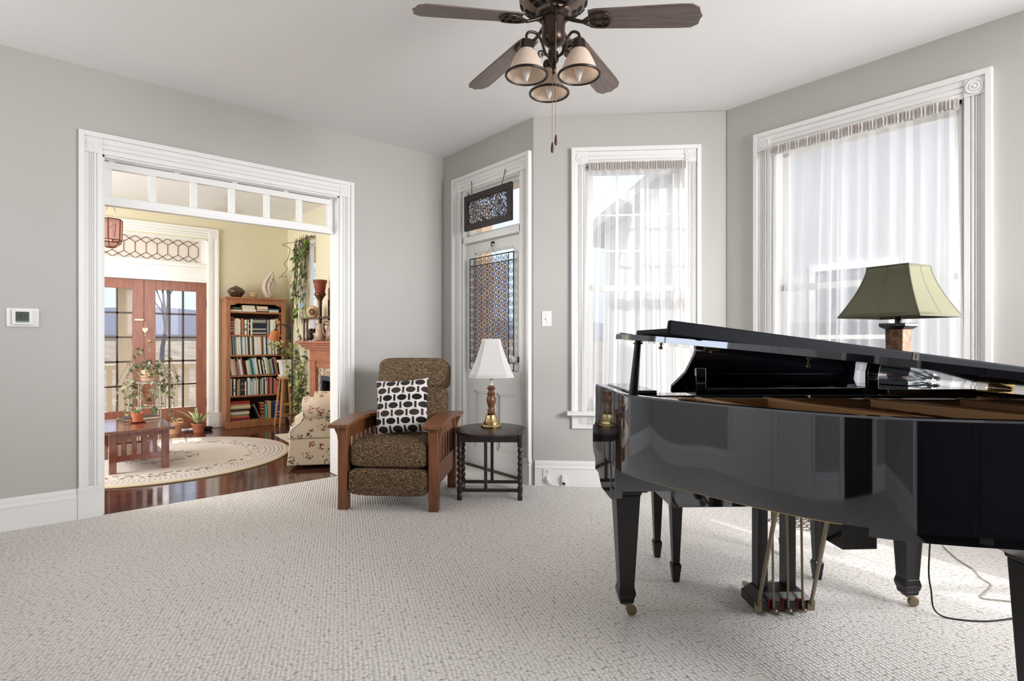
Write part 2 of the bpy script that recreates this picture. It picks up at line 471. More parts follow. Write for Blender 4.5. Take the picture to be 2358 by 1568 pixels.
# ---------------------------------------------------------------- casings
SIDEP = [(0, 0), (0, .018), (.028, .018), (.030, .010), (.036, .020), (.046, .020), (.050, .010), (.056, .022), (.062, .010), (.068, .022), (.074, .010), (.080, .018), (.098, .018), (.099, .036), (.128, .036), (.131, .028), (.131, 0)]
_trim_n = [0]
def casing(frame, s0, s1, z0, z1, head=.138, plinth=True, y=0.0, sill=None, label=None):
    _trim_n[0] += 1
    b = MB()
    zt = z1 + head
    zb = .215 if plinth else z0
    for side in (-1, 1):
        e = s0 if side < 0 else s1
        poly = [(e + side * p[0], y - p[1]) for p in SIDEP]
        # fluted board up to the corner block, back band all the way
        inner = [q for q, p in zip(poly, SIDEP) if p[0] <= .098] + [(e + side * .098, y)]
        outer = [(e + side * .0985, y), (e + side * .0985, y - .036), (e + side * .128, y - .036), (e + side * .131, y - .028), (e + side * .131, y)]
        b.prism(inner, zb, z1, 'xy'); b.prism(outer, zb, zt, 'xy')
        x0, x1 = sorted((e, e + side * .098))
        b.box(x0, x1, y - .024, y, z1, z1 + .106)
        cx = (x0 + x1) / 2
        M = Matrix.Translation((cx, y - .024, z1 + .053)) @ Matrix.Rotation(R_(90), 4, 'X')
        b.lathe([(.044, 0), (.043, .006), (.036, .007), (.034, .002), (.026, .002), (.024, .008), (.018, .008), (.016, .003), (.010, .003), (.008, .009), (.002, .011)], 24, M=M)
        if plinth:
            x0, x1 = sorted((e - side * .002, e + side * .134))
            b.box(x0, x1, y - .034, y, 0, .16); b.box(x0, x1, y - .038, y, .16, .172); b.box(x0, x1, y - .032, y, .172, .19); b.box(x0, x1, y - .038, y, .19, .215)
    hp = [(y, 0), (y - .018, 0), (y - .018, .030), (y - .010, .033), (y - .022, .040), (y - .022, .062), (y - .010, .066), (y - .020, .074), (y - .020, .1055), (y, .1055)]
    b.prism([(p[0], z1 + p[1]) for p in hp], s0, s1, 'yz')
    b.box(s0 - .0985, s1 + .0985, y - .036, y, z1 + .106, zt)
    if sill is not None:
        b.box(s0 - .165, s1 + .165, y - .085, y + .10, z0 - .03, z0)
        b.box(s0 - .125, s1 + .125, y - .022, y, z0 - .145, z0 - .03)
        b.box(s0 - .13, s1 + .13, y - .035, y, z0 - .055, z0 - .03)
    o = b.build('trim_%d' % _trim_n[0], white_trim, loc=frame[0], rotz=frame[1], smooth=25, bevel=.0015)
    return structure(o)
casing(LEFT, 0.31, 2.0, 0, 2.48)
casing(DOORW, 0.325, 1.203, 0, 2.643)
casing(BAY, 0.443, 1.225, 0.62, 2.645, plinth=False, sill=True)
casing(RIGHT, 0.36, 1.505, 0.62, 2.647, plinth=False, sill=True)
casing(FAR, 0.255, 1.723, 0, 2.595)
# ---------------------------------------------------------------- jamb linings
def lining(frame, s0, s1, z0, z1, y0, y1, t=.02, bottom=False, mat=white_trim):
    _trim_n[0] += 1
    b = MB()
    b.box(s0 - .001, s0 + t, y0, y1, z0, z1); b.box(s1 - t, s1 + .001, y0, y1, z0, z1); b.box(s0, s1, y0, y1, z1 - t, z1 + .001)
    if bottom: b.box(s0, s1, y0, y1, z0, z0 + t)
    return structure(b.build('trim_%d' % _trim_n[0], mat, loc=frame[0], rotz=frame[1], smooth=0))
lining(LEFT, 0.31, 2.0, 0, 2.48, 0.0, 0.17, .012)
lining(DOORW, 0.338, 1.188, 0, 2.643, 0.0, 0.16, .012)
lining(BAY, 0.443, 1.225, 0.62, 2.645, 0.0, 0.155, .015, True)
lining(RIGHT, 0.375, 1.49, 0.62, 2.647, 0.0, 0.155, .015, True)
lining(FAR, 0.255, 1.723, 0, 2.58, 0.0, 0.15, .012)
# far side casing of the wide opening, seen through the transom only as white boards
# ---------------------------------------------------------------- transom sash of the wide opening: six panes
b = MB()
s0, s1, z0, z1 = 0.322, 1.988, 2.162, 2.462
y0, y1 = 0.085, 0.125
px = [258, 344, 361, 437, 453, 525, 538, 605, 614, 682, 694, 752]
def s_on_left(p, Y):
    t = (p - 1179) / 1264.0; rx = CF[0] + t * CR[0]; ry = CF[1] + t * CR[1]
    return rx / ry * Y
edges = [s_on_left(p, 4.71 + .1) for p in px]
b.box(s0, s1, y0, y1, z0, z0 + .058); b.box(s0, s1, y0, y1, 2.413, z1)
b.box(s0, s1, y0 - .012, y1 + .01, z0 - .008, z0 + .012)
bars = [(s0, 0.37)] + [(0.37 + (1.93 - 0.37 + .045) * (i + 1) / 6 - .045, 0.37 + (1.93 - 0.37 + .045) * (i + 1) / 6) for i in range(5)] + [(1.93, s1)]
for a, e in bars: b.box(a, e, y0, y1, z0 + .058, 2.413)
for i in range(5): b.box(0.37 + 1.6 * i / 4 - .02, 0.37 + 1.6 * i / 4 + .02, y0, y1, z1, 2.472)
tw = b.build('window_1', white_trim, loc=LEFT[0], rotz=0, smooth=0, bevel=.003)
structure(tw, 'white six pane transom sash across the top of the wide opening', 'window')
pb = MB()
for i in range(6):
    a = bars[i][1]; e = bars[i + 1][0]
    p = MB().box(a, e, .103, .107, z0 + .058, 2.413).build('pane', clear_glass('clear_transom_pane', (252, 252, 252), .08, .05) if i == 0 else MATS['_tp'], tw, smooth=0)
    if i == 0: MATS['_tp'] = p.data.materials[0]

# ---------------------------------------------------------------- double hung windows
def sash_window(name, frame, s0, s1, z0, z1, meet, upper_bars, vbars, label):
    b = MB()
    b.box(s0, s1, .10, .15, z0, z0 + .03)
    o = b.build(name, white_trim, loc=frame[0], rotz=frame[1], smooth=0)
    structure(o, label, 'window')
    for (nm, a0, a1, y, bars) in (('upper_sash', meet - .02, z1, .125, upper_bars), ('lower_sash', z0 + .015, meet + .02, .095, [])):
        m = MB(); w = .045
        m.box(s0 + .012, s0 + .012 + w, y, y + .028, a0, a1); m.box(s1 - .012 - w, s1 - .012, y, y + .028, a0, a1)
        m.box(s0 + .012, s1 - .012, y, y + .028, a0, a0 + (.04 if nm == 'upper_sash' else .07)); m.box(s0 + .012, s1 - .012, y, y + .028, a1 - .045, a1)
        for zz in bars: m.box(s0 + .05, s1 - .05, y + .006, y + .022, zz - .008, zz + .008)
        if bars:
            for f in vbars: m.box(s0 + (s1 - s0) * f - .008, s0 + (s1 - s0) * f + .008, y + .006, y + .022, a0 + .04, a1 - .045)
        so = m.build(nm, white_trim, o, smooth=0, bevel=.002)
        MB().box(s0 + .055, s1 - .055, y + .012, y + .016, a0 + .04, a1 - .04).build('pane', glass, so, smooth=0)
    return o
sash_window('window_2', BAY, 0.443, 1.225, 0.635, 2.645, 1.64, [1.956, 2.26], [.33, .66], 'tall double hung window behind the sheer curtain beside the light switch')
sash_window('window_3', RIGHT, 0.375, 1.49, 0.635, 2.647, 1.60, [], [], 'wide window behind the sheer curtain in the wall by the green shaded lamp')
# windows added out of view for the fill lamps; the fireplace one is real
def plain_window(name, frame, s0, s1, z0, z1, n, label, y=.09):
    b = MB(); b.box(s0, s1, y, y + .05, z0, z0 + .06); b.box(s0, s1, y, y + .05, z1 - .06, z1)
    b.box(s0, s0 + .06, y + .001, y + .049, z0 + .06, z1 - .06); b.box(s1 - .06, s1, y + .001, y + .049, z0 + .06, z1 - .06)
    for i in range(1, n): b.box(s0 + (s1 - s0) * i / n - .03, s0 + (s1 - s0) * i / n + .03, y + .001, y + .049, z0 + .06, z1 - .06)
    o = b.build(name, white_trim, loc=frame[0], rotz=frame[1], smooth=0)
    MB().box(s0 + .06, s1 - .06, y + .022, y + .026, z0 + .06, z1 - .06).build('pane', glass, o, smooth=0)
    return structure(o, label, 'window')

plain_window('fill_window_4', BACK, 0.45, 2.65, 1.32, 2.65, 2, 'added double window in the wall behind the camera, for fill light')
plain_window('fill_window_5', WEST, 4.3, 6.0, 1.5, 2.65, 2, 'added double window in the side wall behind the camera, for fill light')
plain_window('fill_window_10', RIGHT, 2.35, 3.45, 0.65, 2.647, 1, 'added unseen window further along the bay beyond the piano, for key light')  # out of view, added to let in the key lamp
casing(RIGHT, 2.35, 3.45, 0.62, 2.647, plinth=False, sill=True); lining(RIGHT, 2.35, 3.45, 0.62, 2.647, 0.0, 0.155, .012, True)
# doors behind the camera, for piano reflections; near-black ones stand in for dark openings
dark_doorway = wood('nearly_black_doorway', (20, 17, 18), (34, 28, 28), .35)
def back_door(n, frame, s0, s1, mat, leaves, label):
    b = MB(); w = (s1 - s0) / leaves
    b.box(s0, s1, -.004, 0, 0, 2.12)
    for i in range(leaves):
        a = s0 + w * i + .004; e = s0 + w * (i + 1) - .004
        b.box(a, a + .11, -.03, -.004, 0, 2.11); b.box(e - .11, e, -.03, -.004, 0, 2.11)
        for z0, z1 in ((0, .22), (.85, 1.0), (1.98, 2.11)): b.box(a + .11, e - .11, -.03, -.004, z0, z1)
    structure(b.build('door_%d' % n, mat, loc=frame[0], rotz=frame[1], smooth=0), label, 'door')
    casing(frame, s0, s1, 0, 2.13)
back_door(4, WEST, 2.36, 4.14, white_trim, 2, 'white double door in the side wall behind the camera')
back_door(5, WEST, .54, 1.36, dark_doorway, 1, 'dark door standing in for an unlit opening in the side wall behind the camera')
back_door(6, BACK, 2.71, 4.29, dark_doorway, 2, 'dark double door standing in for an unlit opening behind the camera')
plain_window('fill_window_6', ((-1.6, 4.86, 0), R_(90)), 0.8, 3.0, 0.6, 2.5, 2, 'added double window in the unseen side wall of the yellow room, for fill light')  # unseen, added for the far room's fill lamp
plain_window('window_7', ((2.79, 8.45, 0), R_(-90)), 0.62, 1.12, 0.35, 2.62, 1, 'narrow window behind the hanging vines beside the fireplace')
# ================================================================== white glazed door in the corner (door wall frame, s = 4.71 - y)
def spiral(cx, cz, r, turns, y, start=0.0, n=26, sgn=1):
    return [(cx + r * (1 - .82 * k / n) * math.cos(start + sgn * 2 * PI * turns * k / n), y, cz + r * (1 - .82 * k / n) * math.sin(start + sgn * 2 * PI * turns * k / n)) for k in range(n + 1)]
DY = 0.045
b = MB()
d0, d1 = 0.350, 1.176
def panelled(b, d0, d1):
    b.box(d0, d0 + .125, DY, DY + .04, .012, 2.125); b.box(d1 - .125, d1, DY, DY + .04, .012, 2.125)
    i0, i1 = d0 + .125, d1 - .125
    b.box(i0, i1, DY + .001, DY + .039, 2.035, 2.125); b.box(i0, i1, DY + .001, DY + .039, .72, .92); b.box(i0, i1, DY + .001, DY + .039, .012, .20)
    c = (d0 + d1) / 2
    b.box(c - .05, c + .05, DY + .001, DY + .039, .2, .72)
    for x0, x1 in ((d0 + .125, c - .05), (c + .05, d1 - .125)):
        b.box(x0, x1, DY + .02, DY + .032, .2, .72)
        b.box(x0, x0 + .014, DY + .006, DY + .03, .2, .72); b.box(x1 - .014, x1, DY + .006, DY + .03, .2, .72)
        b.box(x0, x1, DY + .006, DY + .03, .2, .216); b.box(x0, x1, DY + .006, DY + .03, .704, .72)
    for a, e, z0, z1 in ((d0 + .125, d0 + .14, .92, 2.035), (d1 - .14, d1 - .125, .92, 2.035)):
        b.box(a, e, DY + .008, DY + .03, z0, z1)
    b.box(d0 + .125, d1 - .125, DY + .008, DY + .03, 2.02, 2.035)
panelled(b, d0, d1)
door1 = structure(b.build('door_1', white_door, loc=DOORW[0], rotz=DOORW[1], smooth=0, bevel=.002), 'old white painted corner door with a tall glass pane and two lower panels', 'door')
MB().box(d0 + .125, d1 - .125, DY + .02, DY + .024, .92, 2.03).build('glass_pane', glass, door1, smooth=0)
for z in (.30, 1.17, 1.80):
    h = MB(); h.box(d0 - .014, d0 + .006, DY - .014, DY + .01, z - .05, z + .05); h.tube([(d0 - .004, DY - .012, z - .062), (d0 - .004, DY - .012, z + .062)], .007, 8)
    h.ball((d0 - .004, DY - .012, z + .066), .008, 8); h.ball((d0 - .004, DY - .012, z - .066), .008, 8)
    h.build('hinge', white_door, door1)
k = MB(); kz = 1.035; kx = d1 - .055
M = Matrix.Translation((kx, DY, kz)) @ Matrix.Rotation(R_(90), 4, 'X')
k.lathe([(.027, 0), (.027, .004), (.018, .007), (.010, .009), (.009, .034)], 20, M=M)
kn = k.build('door_knob', plain('aged_dark_metal', (70, 66, 62), .35, .9), door1)
kb = MB(); kb.lathe([(.011, .03), (.024, .036), (.029, .048), (.027, .06), (.015, .068)], 10, M=M)
kb.build('crystal_knob', plain('crystal_glass', (225, 225, 228), .05, 0, 1.7), kn, smooth=0)
b = MB(); b.box(.338, 1.188, .004, .15, 0, .0125); structure(b.build('trim_sill', plain('dark_threshold', (52, 42, 36), .6), loc=DOORW[0], rotz=DOORW[1], smooth=0))
# transom bar and the small pane above the door
b = MB(); b.box(.338, 1.188, .0, .15, 2.135, 2.195); b.box(.338, .372, .06, .11, 2.195, 2.643); b.box(1.154, 1.188, .06, .11, 2.195, 2.643); b.box(.338, 1.188, .06, .11, 2.61, 2.643); b.box(.338, 1.188, .06, .11, 2.195, 2.225)
t1 = structure(b.build('window_8', white_trim, loc=DOORW[0], rotz=DOORW[1], smooth=0, bevel=.002), 'clear transom light over the white corner door', 'window')
MB().box(.372, 1.154, .083, .087, 2.225, 2.61).build('pane', glass, t1, smooth=0)

# ---- framed leaded glass panel hanging in the transom
fr = thing('leaded_glass_panel', 'dark wood framed leaded clear glass panel hung on short chains over the corner door', 'window hanging', DOORW[0], DOORW[1])
yy = -.055
b = MB(); f0, f1, g0, g1 = .440, 1.130, 2.235, 2.566; w = .058
b.box(f0, f1, yy, yy + .028, g0, g0 + w); b.box(f0, f1, yy, yy + .028, g1 - w, g1); b.box(f0, f0 + w, yy, yy + .028, g0 + w, g1 - w); b.box(f1 - w, f1, yy, yy + .028, g0 + w, g1 - w)
b.build('frame', plain('dark_walnut_frame', (38, 25, 20), .5), fr, bevel=.004)
t = NT('textured_leaded_glass'); o = t.obj()
vo = t.n('ShaderNodeTexVoronoi', feature='DISTANCE_TO_EDGE'); vo.inputs['Scale'].default_value = 34
wv = t.noise(o, 12, 2); vmx = t.n('ShaderNodeVectorMath', operation='ADD'); sc = t.n('ShaderNodeVectorMath', operation='SCALE'); sc.inputs['Scale'].default_value = .06
t.l(wv.outputs[1], sc.inputs[0]); t.l(o, vmx.inputs[0]); t.l(sc.outputs[0], vmx.inputs[1]); t.l(vmx.outputs[0], vo.inputs['Vector'])
fac = t.ramp(vo.outputs['Distance'], [(.06, (0, 0, 0, 1)), (.14, (1, 1, 1, 1))])
tr = t.n('ShaderNodeBsdfTransparent'); tr.inputs[0].default_value = lin((235, 238, 245))
tl = t.n('ShaderNodeBsdfTranslucent'); tl.inputs[0].default_value = lin((225, 222, 220))
m1 = t.n('ShaderNodeMixShader'); m1.inputs[0].default_value = .35; t.l(tr.outputs[0], m1.inputs[1]); t.l(tl.outputs[0], m1.inputs[2])
dk = t.pbsdf(lin((52, 46, 42)), .4, .3)
m2 = t.n('ShaderNodeMixShader'); t.l(fac, m2.inputs[0]); t.l(dk.outputs[0], m2.inputs[1]); t.l(m1.outputs[0], m2.inputs[2])
tex_glass = t.done(m2)
gp = MB().box(f0 + w, f1 - w, yy + .012, yy + .017, g0 + w, g1 - w).build('leaded_glass', tex_glass, fr, smooth=0)
b = MB(); zc = (g0 + g1) / 2
for cx in (f0 + .19, f1 - .19):
    for sc_ in (1.0, .68, .36):
        b.tube([(cx, yy + .011, zc + .10 * sc_), (cx + .072 * sc_, yy + .011, zc), (cx, yy + .011, zc - .10 * sc_), (cx - .072 * sc_, yy + .011, zc)], .0042, 6, closed=True)
    b.tube([(cx - .03, yy + .011, zc + .03), (cx + .03, yy + .011, zc - .03)], .003, 6)
b.tube([(f0 + w, yy + .011, zc + .02), (f0 + .12, yy + .011, zc)], .0035, 6); b.tube([(f0 + .27, yy + .011, zc + .06), (f1 - .27, yy + .011, zc - .06)], .0035, 6); b.tube([(f0 + .27, yy + .011, zc - .06), (f1 - .27, yy + .011, zc + .06)], .0035, 6)
b.build('lead_came', plain('pale_lead_came', (150, 146, 140), .4, .6), gp)
for cx, dx in ((f0 + .11, -.03), (f1 - .14, .03)):
    MB().tube([(cx, yy + .014, g1 - .004), (cx + dx, yy + .03, 2.70)], .0032, 6).build('hanging_chain', iron, fr)

# ---- stained glass flower panel with scrolled wire border
sp = thing('stained_glass_panel', 'tall stained glass panel of many small flowers hung inside the white corner door', 'window hanging', DOORW[0], DOORW[1])
q0, q1, r0, r1 = .447, 1.087, .935, 1.975; yy = 0.012
b = MB()
for a, e in (((q0, r0), (q1, r0)), ((q1, r0), (q1, r1)), ((q1, r1), (q0, r1)), ((q0, r1), (q0, r0))): b.tube([(a[0], yy, a[1]), (e[0], yy, e[1])], .0055, 6)
bw = .068
for a, e in (((q0 + bw, r0), (q0 + bw, r1)), ((q1 - bw, r0), (q1 - bw, r1)), ((q0, r1 - bw), (q1, r1 - bw)), ((q0, r0 + bw), (q1, r0 + bw))): b.tube([(a[0], yy, a[1]), (e[0], yy, e[1])], .004, 6)
b.build('wire_frame', iron, sp)
b = MB(); n = 13
for i in range(n):
    z = r0 + .05 + (r1 - r0 - .10) * (i + .5) / n
    for cx in (q0 + bw / 2, q1 - bw / 2):
        b.tube(spiral(cx, z, .031, 2.1, yy, PI / 2 * (i % 2 * 2 - 1), sgn=1 if i % 2 else -1), .0024, 5)
for i in range(8):
    x = q0 + .07 + (q1 - q0 - .14) * (i + .5) / 8
    for cz in (r1 - bw / 2, r0 + bw / 2): b.tube(spiral(x, cz, .031, 2.1, yy, PI * (i % 2), sgn=1 if i % 2 else -1), .0024, 5)
b.build('scroll_border', iron, sp)
t = NT('stained_glass_flowers'); o = t.obj(); se = t.n('ShaderNodeSeparateXYZ'); t.l(o, se.inputs[0])
CELL = .084
gx = t.math('DIVIDE', se.outputs[0], CELL); gz0 = t.math('DIVIDE', se.outputs[2], CELL)
colx = t.math('FLOOR', gx); gz = t.math('ADD', gz0, t.math('MULTIPLY', t.math('MODULO', colx, 2.0), .5)); rowz = t.math('FLOOR', gz)
fx = t.math('SUBTRACT', t.math('SUBTRACT', gx, colx), .5); fz = t.math('SUBTRACT', t.math('SUBTRACT', gz, rowz), .5)
rr = t.math('SQRT', t.math('ADD', t.math('MULTIPLY', fx, fx), t.math('MULTIPLY', fz, fz)))
an = t.math('MULTIPLY', t.math('ARCTAN2', fz, fx), 9 / (2 * PI))
fr_ = t.math('ABSOLUTE', t.math('SUBTRACT', t.math('FRACT', t.math('ADD', an, 20.0)), .5))   # 0 at the petal's middle, .5 at its edge
rim = t.math('ADD', .40, t.math('MULTIPLY', t.math('COSINE', t.math('MULTIPLY', fr_, PI)), .09))
inside = t.math('LESS_THAN', rr, rim)
petline = t.math('MULTIPLY', t.math('GREATER_THAN', fr_, t.math('SUBTRACT', .5, t.math('DIVIDE', .04, rr))), t.math('MULTIPLY', t.math('GREATER_THAN', rr, .12), inside))
ring1 = t.math('LESS_THAN', t.math('ABSOLUTE', t.math('SUBTRACT', rr, .13)), .04)
ring2 = t.math('LESS_THAN', t.math('ABSOLUTE', t.math('SUBTRACT', rr, rim)), .05)
lead = t.math('MAXIMUM', petline, t.math('MAXIMUM', ring1, ring2))
cv = t.n('ShaderNodeCombineXYZ'); t.l(colx, cv.inputs[0]); t.l(rowz, cv.inputs[1])
wn_ = t.n('ShaderNodeTexWhiteNoise', noise_dimensions='2D'); t.l(cv.outputs[0], wn_.inputs[0])
flower = t.ramp(wn_.outputs[0], [(0, lin((240, 214, 190))), (.18, lin((226, 150, 120))), (.3, lin((236, 190, 196))), (.45, lin((216, 90, 140))), (.52, lin((236, 226, 214))), (.68, lin((190, 180, 226))), (.8, lin((240, 205, 160))), (.9, lin((120, 130, 200)))], 'CONSTANT')
petal_var = t.noise(t.map(o, (60, 60, 60)), 1.0, 1)
flower = t.mix(t.math('ADD', .4, t.math('MULTIPLY', petal_var.outputs[0], .8)), flower, lin((250, 244, 236)))
gl = t.mix(inside, lin((232, 232, 246)), flower)
gl = t.mix(t.math('LESS_THAN', rr, .13), gl, lin((246, 214, 150)))
tr = t.n('ShaderNodeBsdfTransparent'); t.l(gl, tr.inputs[0]); tl = t.n('ShaderNodeBsdfTranslucent'); t.l(gl, tl.inputs[0]); df = t.n('ShaderNodeBsdfDiffuse'); t.l(gl, df.inputs[0])
m0 = t.n('ShaderNodeMixShader'); m0.inputs[0].default_value = .5; t.l(tl.outputs[0], m0.inputs[1]); t.l(df.outputs[0], m0.inputs[2])
m1 = t.n('ShaderNodeMixShader'); m1.inputs[0].default_value = .22; t.l(tr.outputs[0], m1.inputs[1]); t.l(m0.outputs[0], m1.inputs[2])
dk = t.pbsdf(lin((26, 22, 24)), .4)
m2 = t.n('ShaderNodeMixShader'); t.l(lead, m2.inputs[0]); t.l(m1.outputs[0], m2.inputs[1]); t.l(dk.outputs[0], m2.inputs[2])
MB().box(q0 + bw, q1 - bw, yy - .002, yy + .002, r0 + bw, r1 - bw).build('flower_glass', t.done(m2), sp, smooth=0)
hk = MB(); hx = (q0 + q1) / 2
hk.tube([(hx - .10, yy, r1), (hx - .03, yy - .004, r1 + .045), (hx, .026, 2.075)], .002, 5); hk.tube([(hx + .10, yy, r1), (hx + .03, yy - .004, r1 + .045), (hx, .026, 2.075)], .002, 5)
hk.build('hanging_wire', dull_brass, sp)
hk = MB(); hk.tube(curve_pts([(hx, .044, 2.10), (hx, .024, 2.10), (hx, .016, 2.085), (hx, .022, 2.068), (hx, .034, 2.066)], 5), .005, 8); hk.ball((hx, .04, 2.10), .012, 8)
hk.build('hook', iron, sp)

# ================================================================== sheer curtains
def sheer(name):
    t = NT(name); o = t.obj()
    wv = t.n('ShaderNodeTexWave', wave_type='BANDS', bands_direction='X'); wv.inputs['Scale'].default_value = 1.6; wv.inputs['Distortion'].default_value = 3.0; wv.inputs['Detail'].default_value = 2
    t.l(t.map(o, (1, 1, .12)), wv.inputs['Vector'])
    tr = t.n('ShaderNodeBsdfTransparent'); tr.inputs[0].default_value = (1, 1, 1, 1)
    tl = t.n('ShaderNodeBsdfTranslucent'); tl.inputs[0].default_value = lin((246, 246, 246)); df = t.n('ShaderNodeBsdfDiffuse'); df.inputs[0].default_value = lin((246, 246, 246))
    a = t.n('ShaderNodeMixShader'); a.inputs[0].default_value = .5; t.l(df.outputs[0], a.inputs[1]); t.l(tl.outputs[0], a.inputs[2])
    b = t.n('ShaderNodeMixShader'); mr = t.n('ShaderNodeMapRange'); mr.inputs['To Min'].default_value = .42; mr.inputs['To Max'].default_value = .58
    t.l(wv.outputs[1], mr.inputs[0]); t.l(mr.outputs[0], b.inputs[0]); t.l(tr.outputs[0], b.inputs[1]); t.l(a.outputs[0], b.inputs[2])
    return t.done(b)
sheer_mat = sheer('white_sheer_voile')
dense_sheer = frosted('gathered_sheer_heading', (236, 232, 228), .12, .45)
def curtain(label, frame, s0, s1, zt, zb, folds, seed, e0=0.0, e1=0.0, yo=-.045):
    rnd = random.Random(seed)
    c = thing('sheer_curtain', label, 'curtain', frame[0], frame[1], 'sheer window curtains')
    ph = [rnd.uniform(0, 2 * PI) for _ in range(6)]
    def surf(u, v):
        zz = zt + (zb - zt) * v
        spread = .35 + .65 * min(1, v * 2.2)
        uu = u + .012 * math.sin(2 * PI * 3 * u + ph[0]) * v
        p = 2 * PI * folds * (uu + .018 * math.sin(2 * PI * 2.3 * uu + ph[1]) + .01 * math.sin(2 * PI * 5.1 * uu + ph[2]))
        p += v * .9 * math.sin(2 * PI * 1.7 * uu + ph[3])
        a = spread * (.6 + .4 * math.sin(2 * PI * 3.1 * uu + ph[4]))
        x = s0 - e0 * v + (s1 - s0 + (e0 + e1) * v) * uu + .42 * (s1 - s0) / folds / (2 * PI) * 2.5 * math.sin(2 * p) * a
        y = yo + .03 * math.sin(p) * a + .006 * math.sin(2 * p + ph[5]) * v
        return (x, y, zz)
    MB().grid(surf, int(folds * 40), 18).build('sheer_panel', sheer_mat, c, smooth=80)
    def ruff(u, v):
        p = 2 * PI * folds * 4.2 * u
        return (s0 + (s1 - s0) * u + .006 * math.sin(2 * p), yo - .006 + (.014 * math.sin(p) + .008 * math.sin(2.7 * p + 1)) * (.55 + .7 * abs(v - .45)), zt - .012 + .062 * v + .006 * math.sin(1.9 * p))
    MB().grid(ruff, int(folds * 60), 6).build('ruffled_heading', dense_sheer, c, smooth=80)
    MB().tube([(s0 - .012, yo + .022, zt + .02), (s1 + .012, yo + .022, zt + .02)], .006, 8).build('curtain_rod', plain('dark_rod', (60, 56, 52), .4, .5), c)
    return c
curtain('sheer white curtain gathered over the narrower window beside the light switch', BAY, .448, 1.222, 2.60, .52, 9, 3, .06, .05)
curtain('wide sheer white curtain behind the green shaded lamp', RIGHT, .38, 1.485, 2.60, .55, 13, 8, .03, .02)

# ================================================================== small wall fittings
sw = thing('light_switch', 'white toggle light switch plate on the wall between door and narrow window', 'light switch', BAY[0], BAY[1])
b = MB(); b.box(.070, .150, -.006, 0, 1.318, 1.444); b.build('cover_plate', white_plastic, sw, bevel=.003)
b = MB(); b.box(.104, .116, -.008, -.004, 1.366, 1.396); b.taper(.11, -.012, 1.372, .004, .007, 1.388, .003, .006); b.build('toggle', white_plastic, sw, bevel=.001)
b = MB(); M = Matrix.Translation((.11, -.006, 1.352)) @ Matrix.Rotation(R_(90), 4, 'X'); b.lathe([(.003, 0), (.003, .0015)], 10, M=M); b.build('screw', dull_brass, sw); b = MB()
M = Matrix.Translation((.11, -.006, 1.411)) @ Matrix.Rotation(R_(90), 4, 'X'); b.lathe([(.003, 0), (.003, .0015)], 10, M=M); b.build('screw', dull_brass, sw)
ot = thing('power_outlet', 'white wall outlet set in the baseboard with a white plug in its lower socket', 'power outlet', BAY[0], BAY[1])
b = MB(); b.box(.079, .149, -.028, -.022, .040, .150); b.build('cover_plate', white_plastic, ot, bevel=.002)
for zc, nm in ((.118, 1), (.070, 0)):
    b = MB(); M = Matrix.Translation((.112, -.0275, zc)) @ Matrix.Rotation(R_(90), 4, 'X'); b.lathe([(.017, 0), (.017, .002)], 20, M=M)
    so = b.build('socket', white_plastic, ot)
    if nm:
        b = MB(); b.box(.104, .107, -.0302, -.029, zc - .002, zc + .009); b.box(.117, .120, -.0302, -.029, zc - .002, zc + .009); b.lathe([(.003, 0), (.003, .001)], 8, M=Matrix.Translation((.112, -.0292, zc - .009)) @ Matrix.Rotation(R_(90), 4, 'X'))
        b.build('socket_holes', dark_slot, so, smooth=0)
pc = thing('electric_cable', 'white plug and cord running along the baseboard from the outlet', 'cord', BAY[0], BAY[1])
b = MB(); b.tube([(.112, -.030, .070), (.114, -.046, .066), (.128, -.055, .048), (.150, -.05, .030)], [.012, .016, .012, .006], 10); b.build('plug', white_plastic, pc)
b = MB(); b.tube(curve_pts([(.150, -.05, .030), (.175, -.045, .014), (.22, -.042, .005), (.30, -.04, .004), (.45, -.045, .004), (.60, -.04, .004), (.85, -.04, .004), (1.2, -.045, .004)], 6), .0035, 6); b.build('cord', white_plastic, pc)
pj = thing('phone_jack', 'small white surface box with trailing wire on the baseboard beside the outlet', 'phone jack', BAY[0], BAY[1])
b = MB(); b.box(.232, .268, -.045, -.022, .012, .094); b.build('jack_box', white_plastic, pj, bevel=.004)
b = MB(); b.box(.238, .262, -.0455, -.044, .018, .036); b.build('port', dark_slot, pj, smooth=0)
b = MB(); b.tube(curve_pts([(.245, -.05, .088), (.236, -.056, .07), (.25, -.058, .05), (.266, -.056, .03), (.262, -.052, .008)], 5), .003, 6); b.build('wire', white_plastic, pj)

